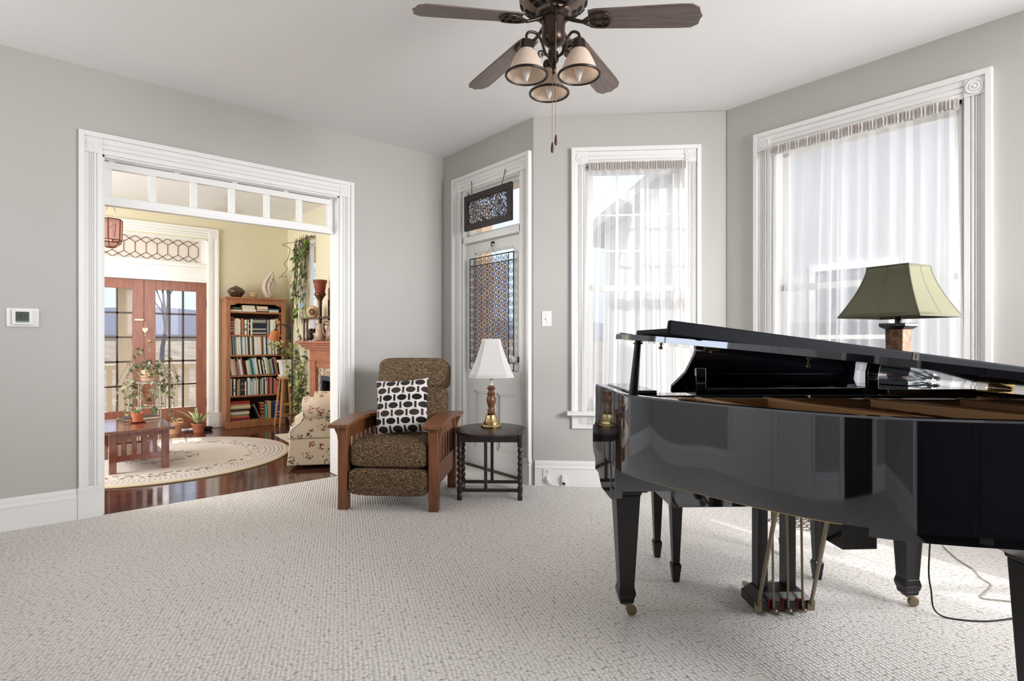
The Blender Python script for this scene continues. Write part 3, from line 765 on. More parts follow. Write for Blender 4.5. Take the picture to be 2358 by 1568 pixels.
th = thing('thermostat', 'white thermostat with a dark green display on the wall left of the wide opening', 'thermostat', LEFT[0], 0)
b = MB(); b.box(-.178, -.021, -.012, 0, 1.287, 1.406); b.build('back_plate', white_plastic, th, bevel=.010, seg=3)
b = MB(); b.box(-.151, -.049, -.034, -.011, 1.300, 1.397); b.build('body', white_plastic, th, bevel=.006, seg=3)
b = MB(); b.box(-.133, -.068, -.0352, -.033, 1.323, 1.383); sc_ = b.build('display', plain('dark_green_display', (76, 86, 78), .3), th)
b = MB(); b.box(-.133, -.068, -.0358, -.0345, 1.314, 1.322); b.build('button_strip', plain('grey_keys', (150, 156, 160), .4), th, smooth=0)
b = MB()
for i, segs in enumerate(('acdefg', 'bc')):
    x0 = -.112 + i * .016; zb = 1.344; h = .012
    S = {'a': (x0, x0 + .009, zb + 2 * h, zb + 2 * h + .002), 'g': (x0, x0 + .009, zb + h, zb + h + .002), 'd': (x0, x0 + .009, zb, zb + .002), 'f': (x0, x0 + .002, zb + h, zb + 2 * h), 'e': (x0, x0 + .002, zb, zb + h), 'b': (x0 + .007, x0 + .009, zb + h, zb + 2 * h), 'c': (x0 + .007, x0 + .009, zb, zb + h)}
    for s_ in segs: q = S[s_]; b.box(q[0], q[1], -.0356, -.035, q[2], q[3])
b.build('digits', plain('lcd_digits', (36, 44, 40), .5), sc_, smooth=0)

# ================================================================== recliner
tw = NT('brown_tweed'); o = tw.obj()
def threads(scale, seed):
    n_ = tw.noise(tw.map(o, scale, (0, 0, 0), (seed, seed, seed)), 1.0, 2, .55); return n_.outputs[0]
n1 = threads((48, 48, 330), 0); n2 = threads((330, 240, 48), 3.7); n3 = tw.noise(o, 260, 1).outputs[0]
mx_ = tw.math('ADD', tw.math('MULTIPLY', tw.math('MAXIMUM', n1, n2), .82), tw.math('MULTIPLY', n3, .18))
tweed = tw.done(tw.pbsdf(tw.ramp(mx_, [(.42, lin((34, 25, 19))), (.50, lin((74, 55, 42))), (.57, lin((112, 90, 68))), (.66, lin((172, 150, 120)))]), .95, 0, 1.3, mx_, .5, .004))
mission_wood = wood('cherry_brown_oak', (98, 58, 34), (138, 86, 52), .35, (14, 14, 2.2))
cc = rd(-.845, 4.225)
rc = thing('recliner_armchair', 'brown tweed reclining armchair with slatted wooden arms by the corner door', 'armchair', cc, R_(-45.5))
for sx in (-1, 1):
    b = MB(); x = sx * .327
    b.box(x - .034, x + .034, -.365, -.295, 0, .585)
    o1 = b.build('leg', mission_wood, rc, bevel=.004)
    b = MB(); b.prism([(x + sx * .034, .36), (x + sx * .036, .46), (x + sx * .046, .53), (x + sx * .072, .585), (x + sx * .034, .585)], -.35, -.31, 'xz'); b.build('corbel', mission_wood, o1, bevel=.002)
    b = MB(); b.box(x - .034, x + .034, .285, .355, 0, .575); o2 = b.build('leg', mission_wood, rc, bevel=.004)
    b = MB(); b.prism([(x + sx * .034, .38), (x + sx * .036, .47), (x + sx * .046, .53), (x + sx * .07, .575), (x + sx * .034, .575)], .30, .34, 'xz'); b.build('corbel', mission_wood, o2, bevel=.002)
    b = MB(); x0, x1 = x - .068, x + .078 * 1
    if sx < 0: x0, x1 = x - .078, x + .068
    n = 14; top = []; rings = []
    for i in range(n + 1):
        y = -.43 + .84 * i / n; z = .584 + .026 * math.sin(PI * min(1, (i / n) * 1.15 + .02)) ; rings.append([(x0, y, z), (x1, y, z), (x1, y, z + .026), (x0, y, z + .026)])
    b.loft(rings); b.build('armrest', mission_wood, rc, bevel=.004, smooth=30)
    b = MB(); b.box(x - .018, x + .018, -.30, .29, .165, .315); b.box(x - .018, x + .018, -.30, .29, .50, .592); b.build('side_rail', mission_wood, rc, bevel=.003)
    for i in range(6):
        y = -.235 + .094 * i
        MB().box(x - .008, x + .008, y - .019, y + .019, .31, .51).build('slat', mission_wood, rc, bevel=.002)
b = MB(); b.superbox(0, -.06, .39, .288, .31, .10, .32, .22, 48, 26); b.build('seat_cushion', tweed, rc, smooth=80)
b = MB(); b.superbox(0, -.315, .198, .288, .055, .098, .35, .22, 48, 26); b.build('footrest_panel', tweed, rc, smooth=80)
Mb = Matrix.Translation((0, .16, .40)) @ Matrix.Rotation(R_(-14), 4, 'X')
b = MB(); b.superbox(0, .09, .24, .285, .085, .235, .35, .25, 48, 26, Mb); b.build('lower_back_cushion', tweed, rc, smooth=80)
b = MB(); b.superbox(0, .085, .555, .292, .10, .13, .42, .25, 48, 26, Mb); b.build('head_cushion', tweed, rc, smooth=80)
b = MB(); b.box(-.29, .29, -.26, .34, .115, .30); b.build('base_frame', plain('dark_underside', (40, 30, 24), .8), rc)

# ---- patterned pillow
t = NT('oval_print_fabric'); o = t.obj(); se = t.n('ShaderNodeSeparateXYZ'); t.l(o, se.inputs[0])
gz = t.math('DIVIDE', t.math('ADD', se.outputs[2], .5), .0585); row = t.math('FLOOR', gz)
gx = t.math('ADD', t.math('DIVIDE', t.math('ADD', se.outputs[0], .5), .113), t.math('MULTIPLY', row, .42)); fx = t.math('FRACT', gx); fz = t.math('FRACT', gz)
ex = t.math('DIVIDE', t.math('SUBTRACT', fx, .36), .325); ez = t.math('DIVIDE', t.math('SUBTRACT', fz, .5), .40)
ov = t.math('LESS_THAN', t.math('ADD', t.math('MULTIPLY', ex, ex), t.math('MULTIPLY', ez, ez)), 1.0)
rc_ = t.math('MULTIPLY', t.math('LESS_THAN', t.math('ABSOLUTE', t.math('SUBTRACT', fx, .855)), .075), t.math('LESS_THAN', t.math('ABSOLUTE', t.math('SUBTRACT', fz, .5)), .42))
tone = t.math('FRACT', t.math('MULTIPLY', row, .3334))
dark = t.ramp(tone, [(0, lin((24, 18, 18))), (.3, lin((58, 46, 40))), (.6, lin((44, 38, 36)))], 'CONSTANT')
c = t.mix(t.math('MAXIMUM', ov, rc_), lin((222, 217, 213)), dark)
wv = t.noise(o, 300, 2)
pill_mat = t.done(t.pbsdf(c, .85, 0, 1.4, wv.outputs[0], .25, .002))
pc_ = rd(-.775, 4.205)
b = MB()
def pil(sign):
    def f(u, v):
        x = (u - .5) * 2; z = (v - .5) * 2
        k = (1 - abs(x) ** 3.0) * (1 - abs(z) ** 3.0)
        pin = 1 - .07 * (1 - abs(z) ** 2) * abs(x) ** 4; pin2 = 1 - .07 * (1 - abs(x) ** 2) * abs(z) ** 4
        return (x * .208 * pin, sign * .075 * max(0, k) ** .55, z * .212 * pin2)
    return f
b.grid(pil(-1), 26, 26); b.grid(pil(1), 26, 26)
pl = b.build('throw_pillow', pill_mat, smooth=80)
Mp = Matrix.Translation((0, -.005, .695)) @ Matrix.Rotation(R_(-17), 4, 'X') @ Matrix.Rotation(R_(-4), 4, 'Y')
Mc = Matrix.Translation(cc) @ Matrix.Rotation(R_(-45.5), 4, 'Z')
pl.matrix_world = Mc @ Mp
tag(pl, 'white square pillow with dark ovals and bars leaning on the tweed recliner', 'pillow')

# ================================================================== gateleg side table and its lamp
dark_table = wood('very_dark_mahogany', (34, 24, 26), (58, 44, 46), .28, (3, 30, 3))
sc_ = rd(-.165, 4.26)
st = thing('side_table', 'small dark round gateleg table with turned legs beside the recliner', 'side table', sc_, R_(-41.5))
TZ = .515
b = MB(); ring = [(0.285 * math.cos(2 * PI * i / 56), .02 + .305 * math.sin(2 * PI * i / 56)) for i in range(56)]
rings = [[(p[0] * k, .02 + (p[1] - .02) * k, z) for p in ring] for k, z in ((.95, TZ - .022), (.985, TZ - .020), (1.0, TZ - .010), (.985, TZ - .002), (.96, TZ))]
b.loft(rings); b.build('table_top', dark_table, st, smooth=40)
def bobbin(x, y):
    pr = [(.017, 0), (.020, .02), (.017, .045), (.013, .05), (.020, .055), (.020, .10)]
    z = .10; pr += [(.015, .103)]
    for i in range(6):
        z0 = .11 + i * .047
        pr += [(.011, z0), (.018, z0 + .012), (.021, z0 + .0235), (.018, z0 + .035)]
    pr += [(.012, .395), (.020, .40), (.020, TZ - .02)]
    m = MB(); m.lathe(pr, 14, (x, y, 0)); return m
LG = [(-.228, -.13), (.228, -.13), (-.228, .12), (.228, .12)]
for x, y in LG: bobbin(x, y).build('leg', dark_table, st, smooth=50)
for y in (-.13, .12): MB().box(-.228, .228, y - .011, y + .011, .062, .086).build('stretcher', dark_table, st, bevel=.002)
for x in (-.228, .228): MB().box(x - .011, x + .011, -.13, .12, .062, .086).build('stretcher', dark_table, st, bevel=.002)
for x, y in ((-.03, -.145), (.005, .10)): MB().box(x - .012, x + .012, y - .011, y + .011, .085, TZ - .02).build('gate_post', dark_table, st, bevel=.002)
b = MB(); b.box(-.23, .23, -.14, -.12, TZ - .08, TZ - .02); b.box(-.23, .23, .11, .13, TZ - .08, TZ - .02); b.build('apron', dark_table, st, bevel=.002)

white_shade = frosted('white_lampshade_fabric', (236, 234, 232), 0.0, .35)
tl_ = thing('table_lamp', 'table lamp with white square bell shade and turned wood column on brass base', 'lamp', (0, 0, 0), 0)
lp = rd(-.165, 4.36); tl_.location = (lp[0], lp[1], TZ); tl_.rotation_euler = (0, 0, R_(-36))
b = MB(); b.lathe([(.080, 0), (.082, .010), (.076, .020), (.066, .024), (.064, .040), (.052, .052), (.046, .075), (.040, .092), (.040, .100), (.030, .104)], 40); b.build('base', plain('polished_brass', (205, 180, 130), .2, 1.0), tl_)
b = MB(); b.lathe([(.026, .104), (.034, .112), (.026, .122), (.030, .135), (.022, .15), (.026, .165), (.038, .20), (.038, .225), (.028, .25), (.036, .262), (.026, .275), (.022, .29), (.036, .305), (.024, .318), (.020, .325), (.012, .33)], 32)
b.build('column', wood('walnut_column', (92, 58, 36), (124, 82, 52), .3, (20, 20, 4)), tl_, smooth=50)
b = MB(); b.lathe([(.014, .328), (.014, .40), (.010, .41)], 16); b.build('socket_sleeve', plain('ivory_sleeve', (225, 220, 205), .4), tl_)
def bell_shade(w0, w1, z0, z1, cut, flare=1.7, n=10):
    rings = []
    for i in range(n + 1):
        k = i / n; h = w1 + (w0 - w1) * (1 - k) ** flare; c = h * cut; z = z0 + (z1 - z0) * k
        rings.append([(h - c, -h, z), (h, -h + c, z), (h, h - c, z), (h - c, h, z), (-h + c, h, z), (-h, h - c, z), (-h, -h + c, z), (-h + c, -h, z)])
    return rings
rings = bell_shade(.172, .070, .40, .695, .33, 1.25)
b = MB(); b.loft(rings, cap=False); sh = b.build('lamp_shade', white_shade, tl_, smooth=20, solid=.002)
b = MB()
for j in range(8): b.tube([r[j] for r in rings], .0022, 6)
b.tube(rings[0], .003, 6, closed=True); b.tube(rings[-1], .003, 6, closed=True); b.build('shade_piping', plain('white_piping', (225, 223, 220), .7), sh)

# ================================================================== ceiling fan
FX, FY = rd(.195, 2.575)[:2]
fan = thing('ceiling_fan', 'bronze ceiling fan with five grey brown blades and three glass lamps', 'ceiling fan', (FX, FY, 0), VIEW_ROT)
b = MB(); b.lathe([(.062, 3.06), (.068, 3.03), (.060, 3.0), (.03, 2.985), (.03, 2.93), (.10, 2.92), (.150, 2.905), (.162, 2.87), (.162, 2.80), (.158, 2.785), (.140, 2.765), (.110, 2.745), (.085, 2.735), (.082, 2.722), (.06, 2.718)], 56); b.build('motor_housing', bronze_light, fan, smooth=40)
for rr_, zz, n, sl in ((.150, 2.776, 15, .5), (.125, 2.7545, 15, .55), (.101, 2.7415, 15, .55)):
    for j in range(n):
        if j % 3 == 2: continue
        a0 = 2 * PI * (j - .33) / n; a1 = 2 * PI * (j + .33) / n; dr = .0085
        pts = []; b = MB()
        for (rad, dz) in ((rr_ - dr, -.0042 - sl * dr), (rr_ + dr, -.0042 + sl * dr * 1.15)):
            pts += [(rad * math.cos(a0), rad * math.sin(a0), zz + dz), (rad * math.cos((a0 + a1) / 2), rad * math.sin((a0 + a1) / 2), zz + dz), (rad * math.cos(a1), rad * math.sin(a1), zz + dz)]
        pts += [(p[0], p[1], p[2] + .006) for p in pts]
        b.add(pts, [(0, 1, 4, 3), (1, 2, 5, 4), (6, 9, 10, 7), (7, 10, 11, 8), (0, 3, 9, 6), (2, 8, 11, 5), (0, 6, 7, 1), (1, 7, 8, 2), (3, 4, 10, 9), (4, 5, 11, 10)]); b.build('vent_slot', dark_slot, fan, smooth=0)
b = MB(); b.lathe([(.068, 2.722), (.068, 2.705), (.056, 2.70), (.054, 2.64), (.056, 2.632), (.053, 2.612), (.046, 2.595), (.030, 2.582), (.014, 2.578), (.013, 2.555)], 40); b.build('switch_housing', bronze, fan, smooth=40)
b = MB(); b.lathe([(.014, 2.558), (.023, 2.55), (.025, 2.535), (.025, 2.52), (.020, 2.505), (.012, 2.495), (.010, 2.488), (.014, 2.482), (.007, 2.474), (.005, 2.462), (.008, 2.456), (.002, 2.448)], 28); b.build('light_hub', bronze, fan, smooth=40)
grey_wood = wood('grey_brown_blade_wood', (98, 84, 76), (134, 120, 112), .32, (2.2, 26, 26), bump=.03)
for kk in range(5):
    ang = R_(56 + 72 * kk)
    droop = math.atan2(.065, .50)
    Mz = Matrix.Rotation(ang, 4, 'Z') @ Matrix.Translation((.165, 0, 2.682)) @ Matrix.Rotation(droop, 4, 'Y') @ Matrix.Rotation(R_(-11), 4, 'X')
    out = [(0, -.052), (.03, -.060), (.40, -.070), (.455, -.068), (.487, -.048), (.492, -.02), (.502, 0), (.492, .02), (.487, .048), (.455, .068), (.40, .070), (.03, .060), (0, .052)]
    b = MB(); b.prism(out, -.003, .003, 'xy'); b.xform(Mz)
    b2 = MB(); b2.prism(out, -.003, .003, 'xy')
    bo = b2.build('blade', grey_wood, fan, bevel=.0015, smooth=30); bo.matrix_local = Mz
    ir = MB()
    ir.tube([(-.115, 0, .012), (-.07, 0, -.004), (-.03, 0, -.014), (.0, 0, -.012)], [.010, .009, .008, .008], 8)
    for s_ in (-1, 1):
        ir.tube(curve_pts([(-.03, 0, -.014), (.0, s_ * .022, -.013), (.035, s_ * .040, -.009), (.075, s_ * .042, -.007), (.092, s_ * .026, -.007), (.098, 0, -.007)], 5), .006, 8)
    ir.tube([(-.02, 0, -.012), (.095, 0, -.007)], .004, 6); ir.tube([(.03, -.036, -.008), (.028, .036, -.008)], .004, 6); ir.tube([(.065, -.042, -.007), (.065, .042, -.007)], .004, 6)
    ir.build('blade_bracket', bronze, bo, smooth=50)
shade_glass = frosted('amber_alabaster_glass', (246, 232, 218), .05, .5)
bulb_mat = frosted('frosted_bulb_glass', (238, 236, 232), .10, .5)
for ax, ay in ((-.128, -.060), (.112, -.062), (-.012, .125)):
    rad = math.hypot(ax, ay); ang = math.atan2(ay, ax); Mz = Matrix.Rotation(ang, 4, 'Z')
    b = MB(); b.tube([Mz @ Vector(p) for p in curve_pts([(.022, 0, 2.525), (.045, 0, 2.54), (.062, 0, 2.585), (.088, 0, 2.618), (rad - .018, 0, 2.618), (rad, 0, 2.60), (rad, 0, 2.565)], 6)], .0065, 8)
    b.tube([Mz @ Vector((.046 + .02 + p[0], p[1], p[2])) for p in spiral(0, 2.527, .020, 1.3, 0, PI, 20, -1)], .0042, 6)
    ar = b.build('light_arm', bronze, fan, smooth=50)
    b = MB(); b.lathe([(.010, 2.578), (.026, 2.572), (.031, 2.56), (.033, 2.54), (.037, 2.528), (.030, 2.526)], 28, (ax, ay, 0)); b.build('shade_cap', bronze, ar, smooth=40)
    pr = [(.034, 2.530), (.043, 2.518), (.054, 2.500), (.066, 2.475), (.078, 2.445), (.086, 2.424), (.093, 2.416)]
    pin = [(r - .004, z - .001) for r, z in reversed(pr)]
    b = MB(); b.lathe(pr + pin, 40, (ax, ay, 0), cap=False); b.build('glass_shade', shade_glass, ar, smooth=60)
    b = MB(); b.tube([(ax + .0945 * math.cos(2 * PI * j / 40), ay + .0945 * math.sin(2 * PI * j / 40), 2.415) for j in range(40)], .006, 8, closed=True); b.build('dark_rim', plain('dark_bronze_rim', (42, 30, 26), .35, .3), ar)
    b = MB(); b.lathe([(.010, 2.525), (.014, 2.50), (.022, 2.475), (.023, 2.455), (.018, 2.428), (.010, 2.405), (.002, 2.385)], 20, (ax, ay, 0)); b.build('bulb', bulb_mat, ar, smooth=60)
for cx, cyy, zt, zb in ((-.008, -.03, 2.455, 2.115), (.006, -.058, 2.66, 2.14)):
    b = MB(); b.tube([(cx, cyy, zt), (cx, cyy, zb)], .0016, 6)
    ch = b.build('pull_chain', dull_brass, fan)
    b = MB(); b.lathe([(.002, .004), (.004, 0), (.0055, -.012), (.0075, -.030), (.0065, -.040), (.003, -.045)], 14, (cx, cyy, zb)); b.build('chain_pull', plain('dark_wood_pull', (70, 46, 32), .4), ch, smooth=50)
# ================================================================== grand piano  (local: x from treble to bass, y away from the tail)
pp = rd(.385, 2.53)
piano = thing('grand_piano', 'glossy black grand piano with its lid propped on the short stick', 'piano', pp, R_(-37.8))
W = 1.50
OUT = [(0, 0), (0, -.20), (0, -.40), (.012, -.49), (.075, -.62), (.172, -.752), (.29, -.91), (.42, -1.045), (.56, -1.135), (.70, -1.185), (.82, -1.215), (1.05, -1.27), (1.24, -1.29), (1.38, -1.24), (1.47, -1.12), (1.5, -.96), (1.5, -.75), (1.5, -.4), (1.5, 0)]
outer = [(p.x, p.y) for p in curve_pts(OUT, 8)]
def offset(poly, d):
    out = []
    for i, p in enumerate(poly):
        a = Vector(poly[max(i - 1, 0)]); c = Vector(poly[min(i + 1, len(poly) - 1)])
        t = (c - a).normalized(); n = Vector((-t.y, t.x))
        out.append((p[0] + n.x * d, p[1] + n.y * d))
    return out
inner = offset(outer, .036)
ZT, ZB = 1.0, .705
# rim: outer case wall with softened top edges
prof_out = [(0.0, ZB), (0.0, ZT - .006), (.004, ZT), (.032, ZT), (.036, ZT - .004), (.036, ZB)]
rings = []
offs = {d: offset(outer, d) for d in {p[0] for p in prof_out}}
for i in range(len(outer)): rings.append([(offs[d][i][0], offs[d][i][1], z) for d, z in prof_out])
b = MB(); b.loft(rings); rim = b.build('rim', lacq, piano, smooth=22)
# inner veneer of the rim, reddish striped wood
stripe = NT('striped_mahogany_veneer'); o = stripe.obj(); wv = stripe.n('ShaderNodeTexWave', wave_type='BANDS', bands_direction='Y'); wv.inputs['Scale'].default_value = 9; wv.inputs['Distortion'].default_value = 2.5
stripe.l(o, wv.inputs['Vector'])
stripe = stripe.done(stripe.pbsdf(stripe.ramp(wv.outputs[1], [(0, lin((52, 26, 20))), (1, lin((104, 60, 46)))]), .25))
iv = offset(outer, .0385)
b = MB(); b.grid(lambda u, v: (iv[round(u * (len(iv) - 1))][0], iv[round(u * (len(iv) - 1))][1], ZB + .05 + (ZT - .012 - ZB - .05) * v), len(iv) - 1, 1); b.build('rim_veneer', stripe, piano, smooth=60)
# thin lower moulding and bottom beams
b = MB(); k0 = next(i for i, p in enumerate(outer) if p[0] > .50); lo = offset(outer, .022)[k0:]; li = offset(outer, .06)[k0:]
b.loft([[(lo[i][0], lo[i][1], ZB - .030), (lo[i][0], lo[i][1], ZB), (li[i][0], li[i][1], ZB), (li[i][0], li[i][1], ZB - .030)] for i in range(len(lo))]); b.build('lower_rim', lacq, piano, smooth=22)
b = MB()
for p, q in (((.12, -.40), (.80, -1.16)), ((.75, -.30), (.95, -1.2)), ((1.38, -.3), (1.18, -1.2))):
    d = (Vector(q) - Vector(p)).normalized(); n = Vector((-d.y, d.x)) * .05
    b.prism([(p[0] + n.x, p[1] + n.y), (q[0] + n.x, q[1] + n.y), (q[0] - n.x, q[1] - n.y), (p[0] - n.x, p[1] - n.y)], ZB - .02, ZB + .10, 'xy')
b.build('back_posts', satin_black, piano, smooth=0)
b = MB(); b.add([(p[0], p[1], .86) for p in offset(outer, .02)] , [tuple(range(len(outer)))]); b.build('soundboard', wood('spruce_soundboard', (176, 132, 84), (200, 158, 108), .4, (30, 3, 3)), piano, smooth=0, solid=.01)
# key bed, cheeks, key slip, fallboard, keys
b = MB(); b.box(.004, W - .004, -.36, .03, .60, .70); b.build('key_bed', lacq, piano, bevel=.004)
for x0, x1 in ((.0, .05), (W - .05, W)):
    b = MB(); poly = [(-.30, .999), (-.006, .999), (0, .992), (.004, .86), (.012, .825), (.030, .812), (.062, .806), (.068, .795), (.068, .70), (.060, .685), (-.02, .635), (-.10, .575), (-.13, .556), (-.30, .556)]
    b.prism(poly, x0, x1, 'yz'); b.build('cheek', lacq, piano, bevel=.003)
b = MB(); b.box(.05, W - .05, .02, .045, .69, .785); b.build('key_slip', lacq, piano, bevel=.004)
b = MB(); b.box(.11, W - .11, -.125, .018, .735, .775); kbd = b.build('white_keys', plain('ivory_keys', (236, 233, 224), .25), piano, bevel=.002)
b = MB()
for i in range(52):
    if i % 7 in (2, 6): continue
    x = .11 + (W - .22) * (i + 1) / 52; b.box(x - .005, x + .005, -.125, -.035, .775, .787)
b.build('black_keys', plain('ebony_keys', (18, 18, 18), .3), kbd, smooth=0)
for x in (.05, W - .11): MB().box(x, x + .06, -.125, .018, .70, .79).build('key_block', lacq, piano, bevel=.004)
b = MB(); b.taper(W / 2, -.137, .735, W / 2 - .05, .012, .93, W / 2 - .05, .010, W / 2, -.165); b.build('fallboard', lacq, piano, bevel=.003)
# music desk shelf and desk
b = MB(); b.box(.05, 1.45, -.425, -.165, .930, .975); b.build('pin_block_cover', lacq, piano, bevel=.004)
for x0, x1 in ((.045, .16), (1.09, 1.455)): MB().box(x0, x1, -.405, -.05, .976, 1.006).build('desk_side_shelf', lacq, piano, bevel=.003)
Md = Matrix.Translation((.66, -.255, .985)) @ Matrix.Rotation(R_(18), 4, 'X')
dk_poly = [(-.36, 0), (.40, 0), (.40, .02), (.375, .06), (.372, .10), (.40, .14), (.40, .185), (-.315, .185), (-.32, .16), (-.345, .09), (-.395, .03), (-.395, 0)]
b = MB(); b.prism(dk_poly, -.008, .008, 'xz'); b.xform(Md); desk = b.build('music_desk', lacq, piano, bevel=.002)
b = MB(); b.box(-.33, .42, -.10, .01, -.005, .014); b.box(-.33, -.29, -.10, -.082, 0, .105); b.box(.375, .42, -.10, -.082, 0, .13); b.box(-.33, .42, -.10, -.085, 0, .025); b.xform(Matrix.Translation((.66, -.265, .985))); b.build('desk_tray', lacq, desk, bevel=.002)
# gilded iron plate, struts, strings, dampers
gold = plain('bronze_painted_plate', (198, 150, 102), .36, .4)
pl_in = offset(outer, .040); pl_in2 = offset(outer, .075)
sel = [i for i, p in enumerate(outer) if p[1] < -.40]
b = MB(); b.add([(pl_in[i][0], pl_in[i][1], .932) for i in sel], [tuple(range(len(sel)))]); b.build('iron_plate', gold, piano, smooth=0, solid=.006)
b = MB(); b.loft([[(pl_in[i][0], pl_in[i][1], .93), (pl_in[i][0], pl_in[i][1], .978), (pl_in2[i][0], pl_in2[i][1], .970), (pl_in2[i][0], pl_in2[i][1], .93)] for i in sel]); b.build('plate_flange', gold, piano, smooth=35)
def beam(m, p, q, w, z0, z1):
    d = (Vector(q) - Vector(p)).normalized(); n = Vector((-d.y, d.x)) * w / 2
    m.prism([(p[0] + n.x, p[1] + n.y), (q[0] + n.x, q[1] + n.y), (q[0] - n.x, q[1] - n.y), (p[0] - n.x, p[1] - n.y)], z0, z1, 'xy')
b = MB(); beam(b, (.05, -.50), (1.45, -.62), .05, .93, .988); b.build('capo_bar', gold, piano, bevel=.006)
for p, q in (((.52, -.53), (.72, -1.17)), ((.88, -.56), (1.12, -1.26)), ((1.20, -.60), (1.32, -1.22)), ((.27, -.52), (.37, -.97))):
    b = MB(); beam(b, p, q, .026, .935, .993); b.build('plate_strut', gold, piano, bevel=.006)
b = MB()
for i in range(70):
    x = .10 + 1.30 * i / 69; f_ = (x - .1) / 1.3; y1 = -(.62 + .46 * min(1, f_ * 1.9)); 
    b.tube([(x, -.56, .962), (min(x + .07 * f_ * (1 if i % 2 else .9), 1.41), y1, .952)], .0011 if f_ < .6 else .002, 5, cap=False)
st_ = b.build('strings', plain('copper_wound_strings', (188, 130, 96), .3, .9), piano)
b = MB(); b.box(.08, .72, -.480, -.435, .955, .990); b.box(.74, 1.08, -.50, -.455, .955, .990); b.build('damper_rail', plain('black_felt', (12, 12, 13), .9), piano, bevel=.003)
for x, y in ((.70, -1.02), (.9, -1.02), (1.1, -1.06)):
    b = MB(); beam(b, (x - .12, y + .02), (x + .12, y - .04), .04, .935, .950); b.build('bridge_felt', plain('red_brown_felt', (120, 70, 52), .9), piano)
# lid: main lid hinged on the bass side, front flap folded back on top of it
tilt = R_(7.3)
lid_in = offset(outer, -.014)
Lpts = [(p[0] - W, p[1]) for p, q in zip(lid_in, outer) if q[1] <= -.40]
Lpts = [(-W - .014, -.405)] + Lpts + [(.014, -.405)]
Ml = Matrix.Translation((W, 0, 1.013)) @ Matrix.Rotation(tilt, 4, 'Y')
b = MB(); b.prism(Lpts, 0, .020, 'xy')
lid = b.build('lid', lacq, piano, bevel=.0085, seg=4, smooth=40); lid.matrix_local = Ml
b = MB(); b.box(-W + .060, -.003, -.775, -.41, .024, .044); b.box(-W + .060, -.003, -.787, -.765, .022, .070)
fl = b.build('lid_flap', slate_black, lid, bevel=.005, seg=3)
kx = -.62
b = MB(); b.box(kx - .011, kx + .011, -.7885, -.7868, .045, .0705); kp = b.build('lock_plate', plain('worn_brass', (62, 56, 48), .6, .5), fl, smooth=0)
b = MB(); b.lathe([(.0035, 0), (.0035, .001)], 10, M=Matrix.Translation((kx, -.7883, .061)) @ Matrix.Rotation(R_(90), 4, 'X')); b.box(kx - .0018, kx + .0018, -.7892, -.788, .050, .060); b.build('keyhole', dark_slot, kp, smooth=0)
for x in (-W + .13, -W + .66):
    b = MB(); b.lathe([(.004, 0), (.004, -.010), (.008, -.012), (.008, -.018), (.003, -.020)], 12, (x, -.50 - .1 * (x + W), 0)); b.build('lid_buffer', dull_brass, lid)
b = MB(); b.box(-W + .22, -W + .27, -.70, -.688, -.006, -.001); b.ball((-W + .245, -.694, -.010), .006, 8); b.build('lid_catch', dull_brass, lid)
for y in (-.46, -.62, -.80):
    MB().box(-W - .018 + .004, -W + .03, y - .016, y + .016, .021, .024).build('hinge_leaf', satin_black, lid) if y == -.46 else None
# prop stick
b = MB(); b.tube([(.052, -.452, .985), (.072, -.452, 1.196)], [.017, .012], 14); b.build('lid_prop', satin_black, piano)
b = MB(); b.lathe([(.018, 0), (.018, .006)], 14, (.072, -.452, 1.186)); b.build('prop_cup', satin_black, piano)
# spine hinges
for y in (-.455, -1.0):
    b = MB(); b.box(W - .05, W + .004, y - .05, y + .05, .999, 1.004); b.tube([(W + .004, y - .05, 1.006), (W + .004, y + .05, 1.006)], .006, 8); b.build('lid_hinge', brass, piano)
b = MB(); b.box(W - .041, W - .037, -.50, -.43, .928, .985); b.build('hinge_plate', plain('gold_hinge_plate', (176, 132, 70), .25, .9), piano, smooth=0)
# legs
def pleg(x, y, rot=0.0, ztop=.60, cast=True):
    m = MB()
    k = .87
    m.taper(x, y, .125, .036 * k, .036 * k, ztop - .02, .060 * k, .060 * k)
    m.taper(x, y, .105, .044 * k, .044 * k, .135, .037 * k, .037 * k); m.taper(x, y, .080, .036 * k, .036 * k, .105, .044 * k, .044 * k); m.taper(x, y, .062, .033 * k, .033 * k, .080, .036 * k, .036 * k)
    m.taper(x, y, ztop - .02, .063 * k, .063 * k, ztop, .068 * k, .068 * k)
    g = m.build('leg', satin_black, piano, bevel=.003, smooth=20)
    if cast:
        c = MB(); c.lathe([(.026, .062), (.026, .056), (.010, .054), (.010, .046)], 16, (x, y, 0))
        c.tube([(x + .0, y, .050), (x + .018, y, .046), (x + .028, y, .030)], [.010, .011, .009], 8)
        c.lathe([(.0, -.011), (.014, -.011), (.0225, -.008), (.0225, .008), (.014, .011), (.0, .011)], 20, M=Matrix.Translation((x + .026, y, .0235)) @ Matrix.Rotation(R_(90), 4, 'X'))
        c.build('caster', dull_brass, g, smooth=40)
    return g
LEGS = ((.105, -.135, .556), (1.395, -.120, .60), (1.005, -1.09, .615))
for x, y, zt in LEGS: pleg(x, y, ztop=zt)
b = MB(); b.box(.035, .18, -.22, -.02, .556, .60); b.box(.04, .17, -.24, -.05, .59, .625); b.build('leg_block', satin_black, piano, bevel=.004)
b = MB(); b.box(1.32, 1.47, -.22, -.02, .60, .64); b.build('leg_block', satin_black, piano, bevel=.004)
b = MB(); b.taper(1.005, -1.09, .615, .075, .075, .68, .16, .105); b.box(.845, 1.165, -1.195, -.985, .68, .705); b.build('leg_block', satin_black, piano, bevel=.004)
b = MB()
for y0, sg in ((-.20, 1),):
    b.prism([(.16, .60), (.26, .60), (.16, .56)], -.16, -.10, 'xz')
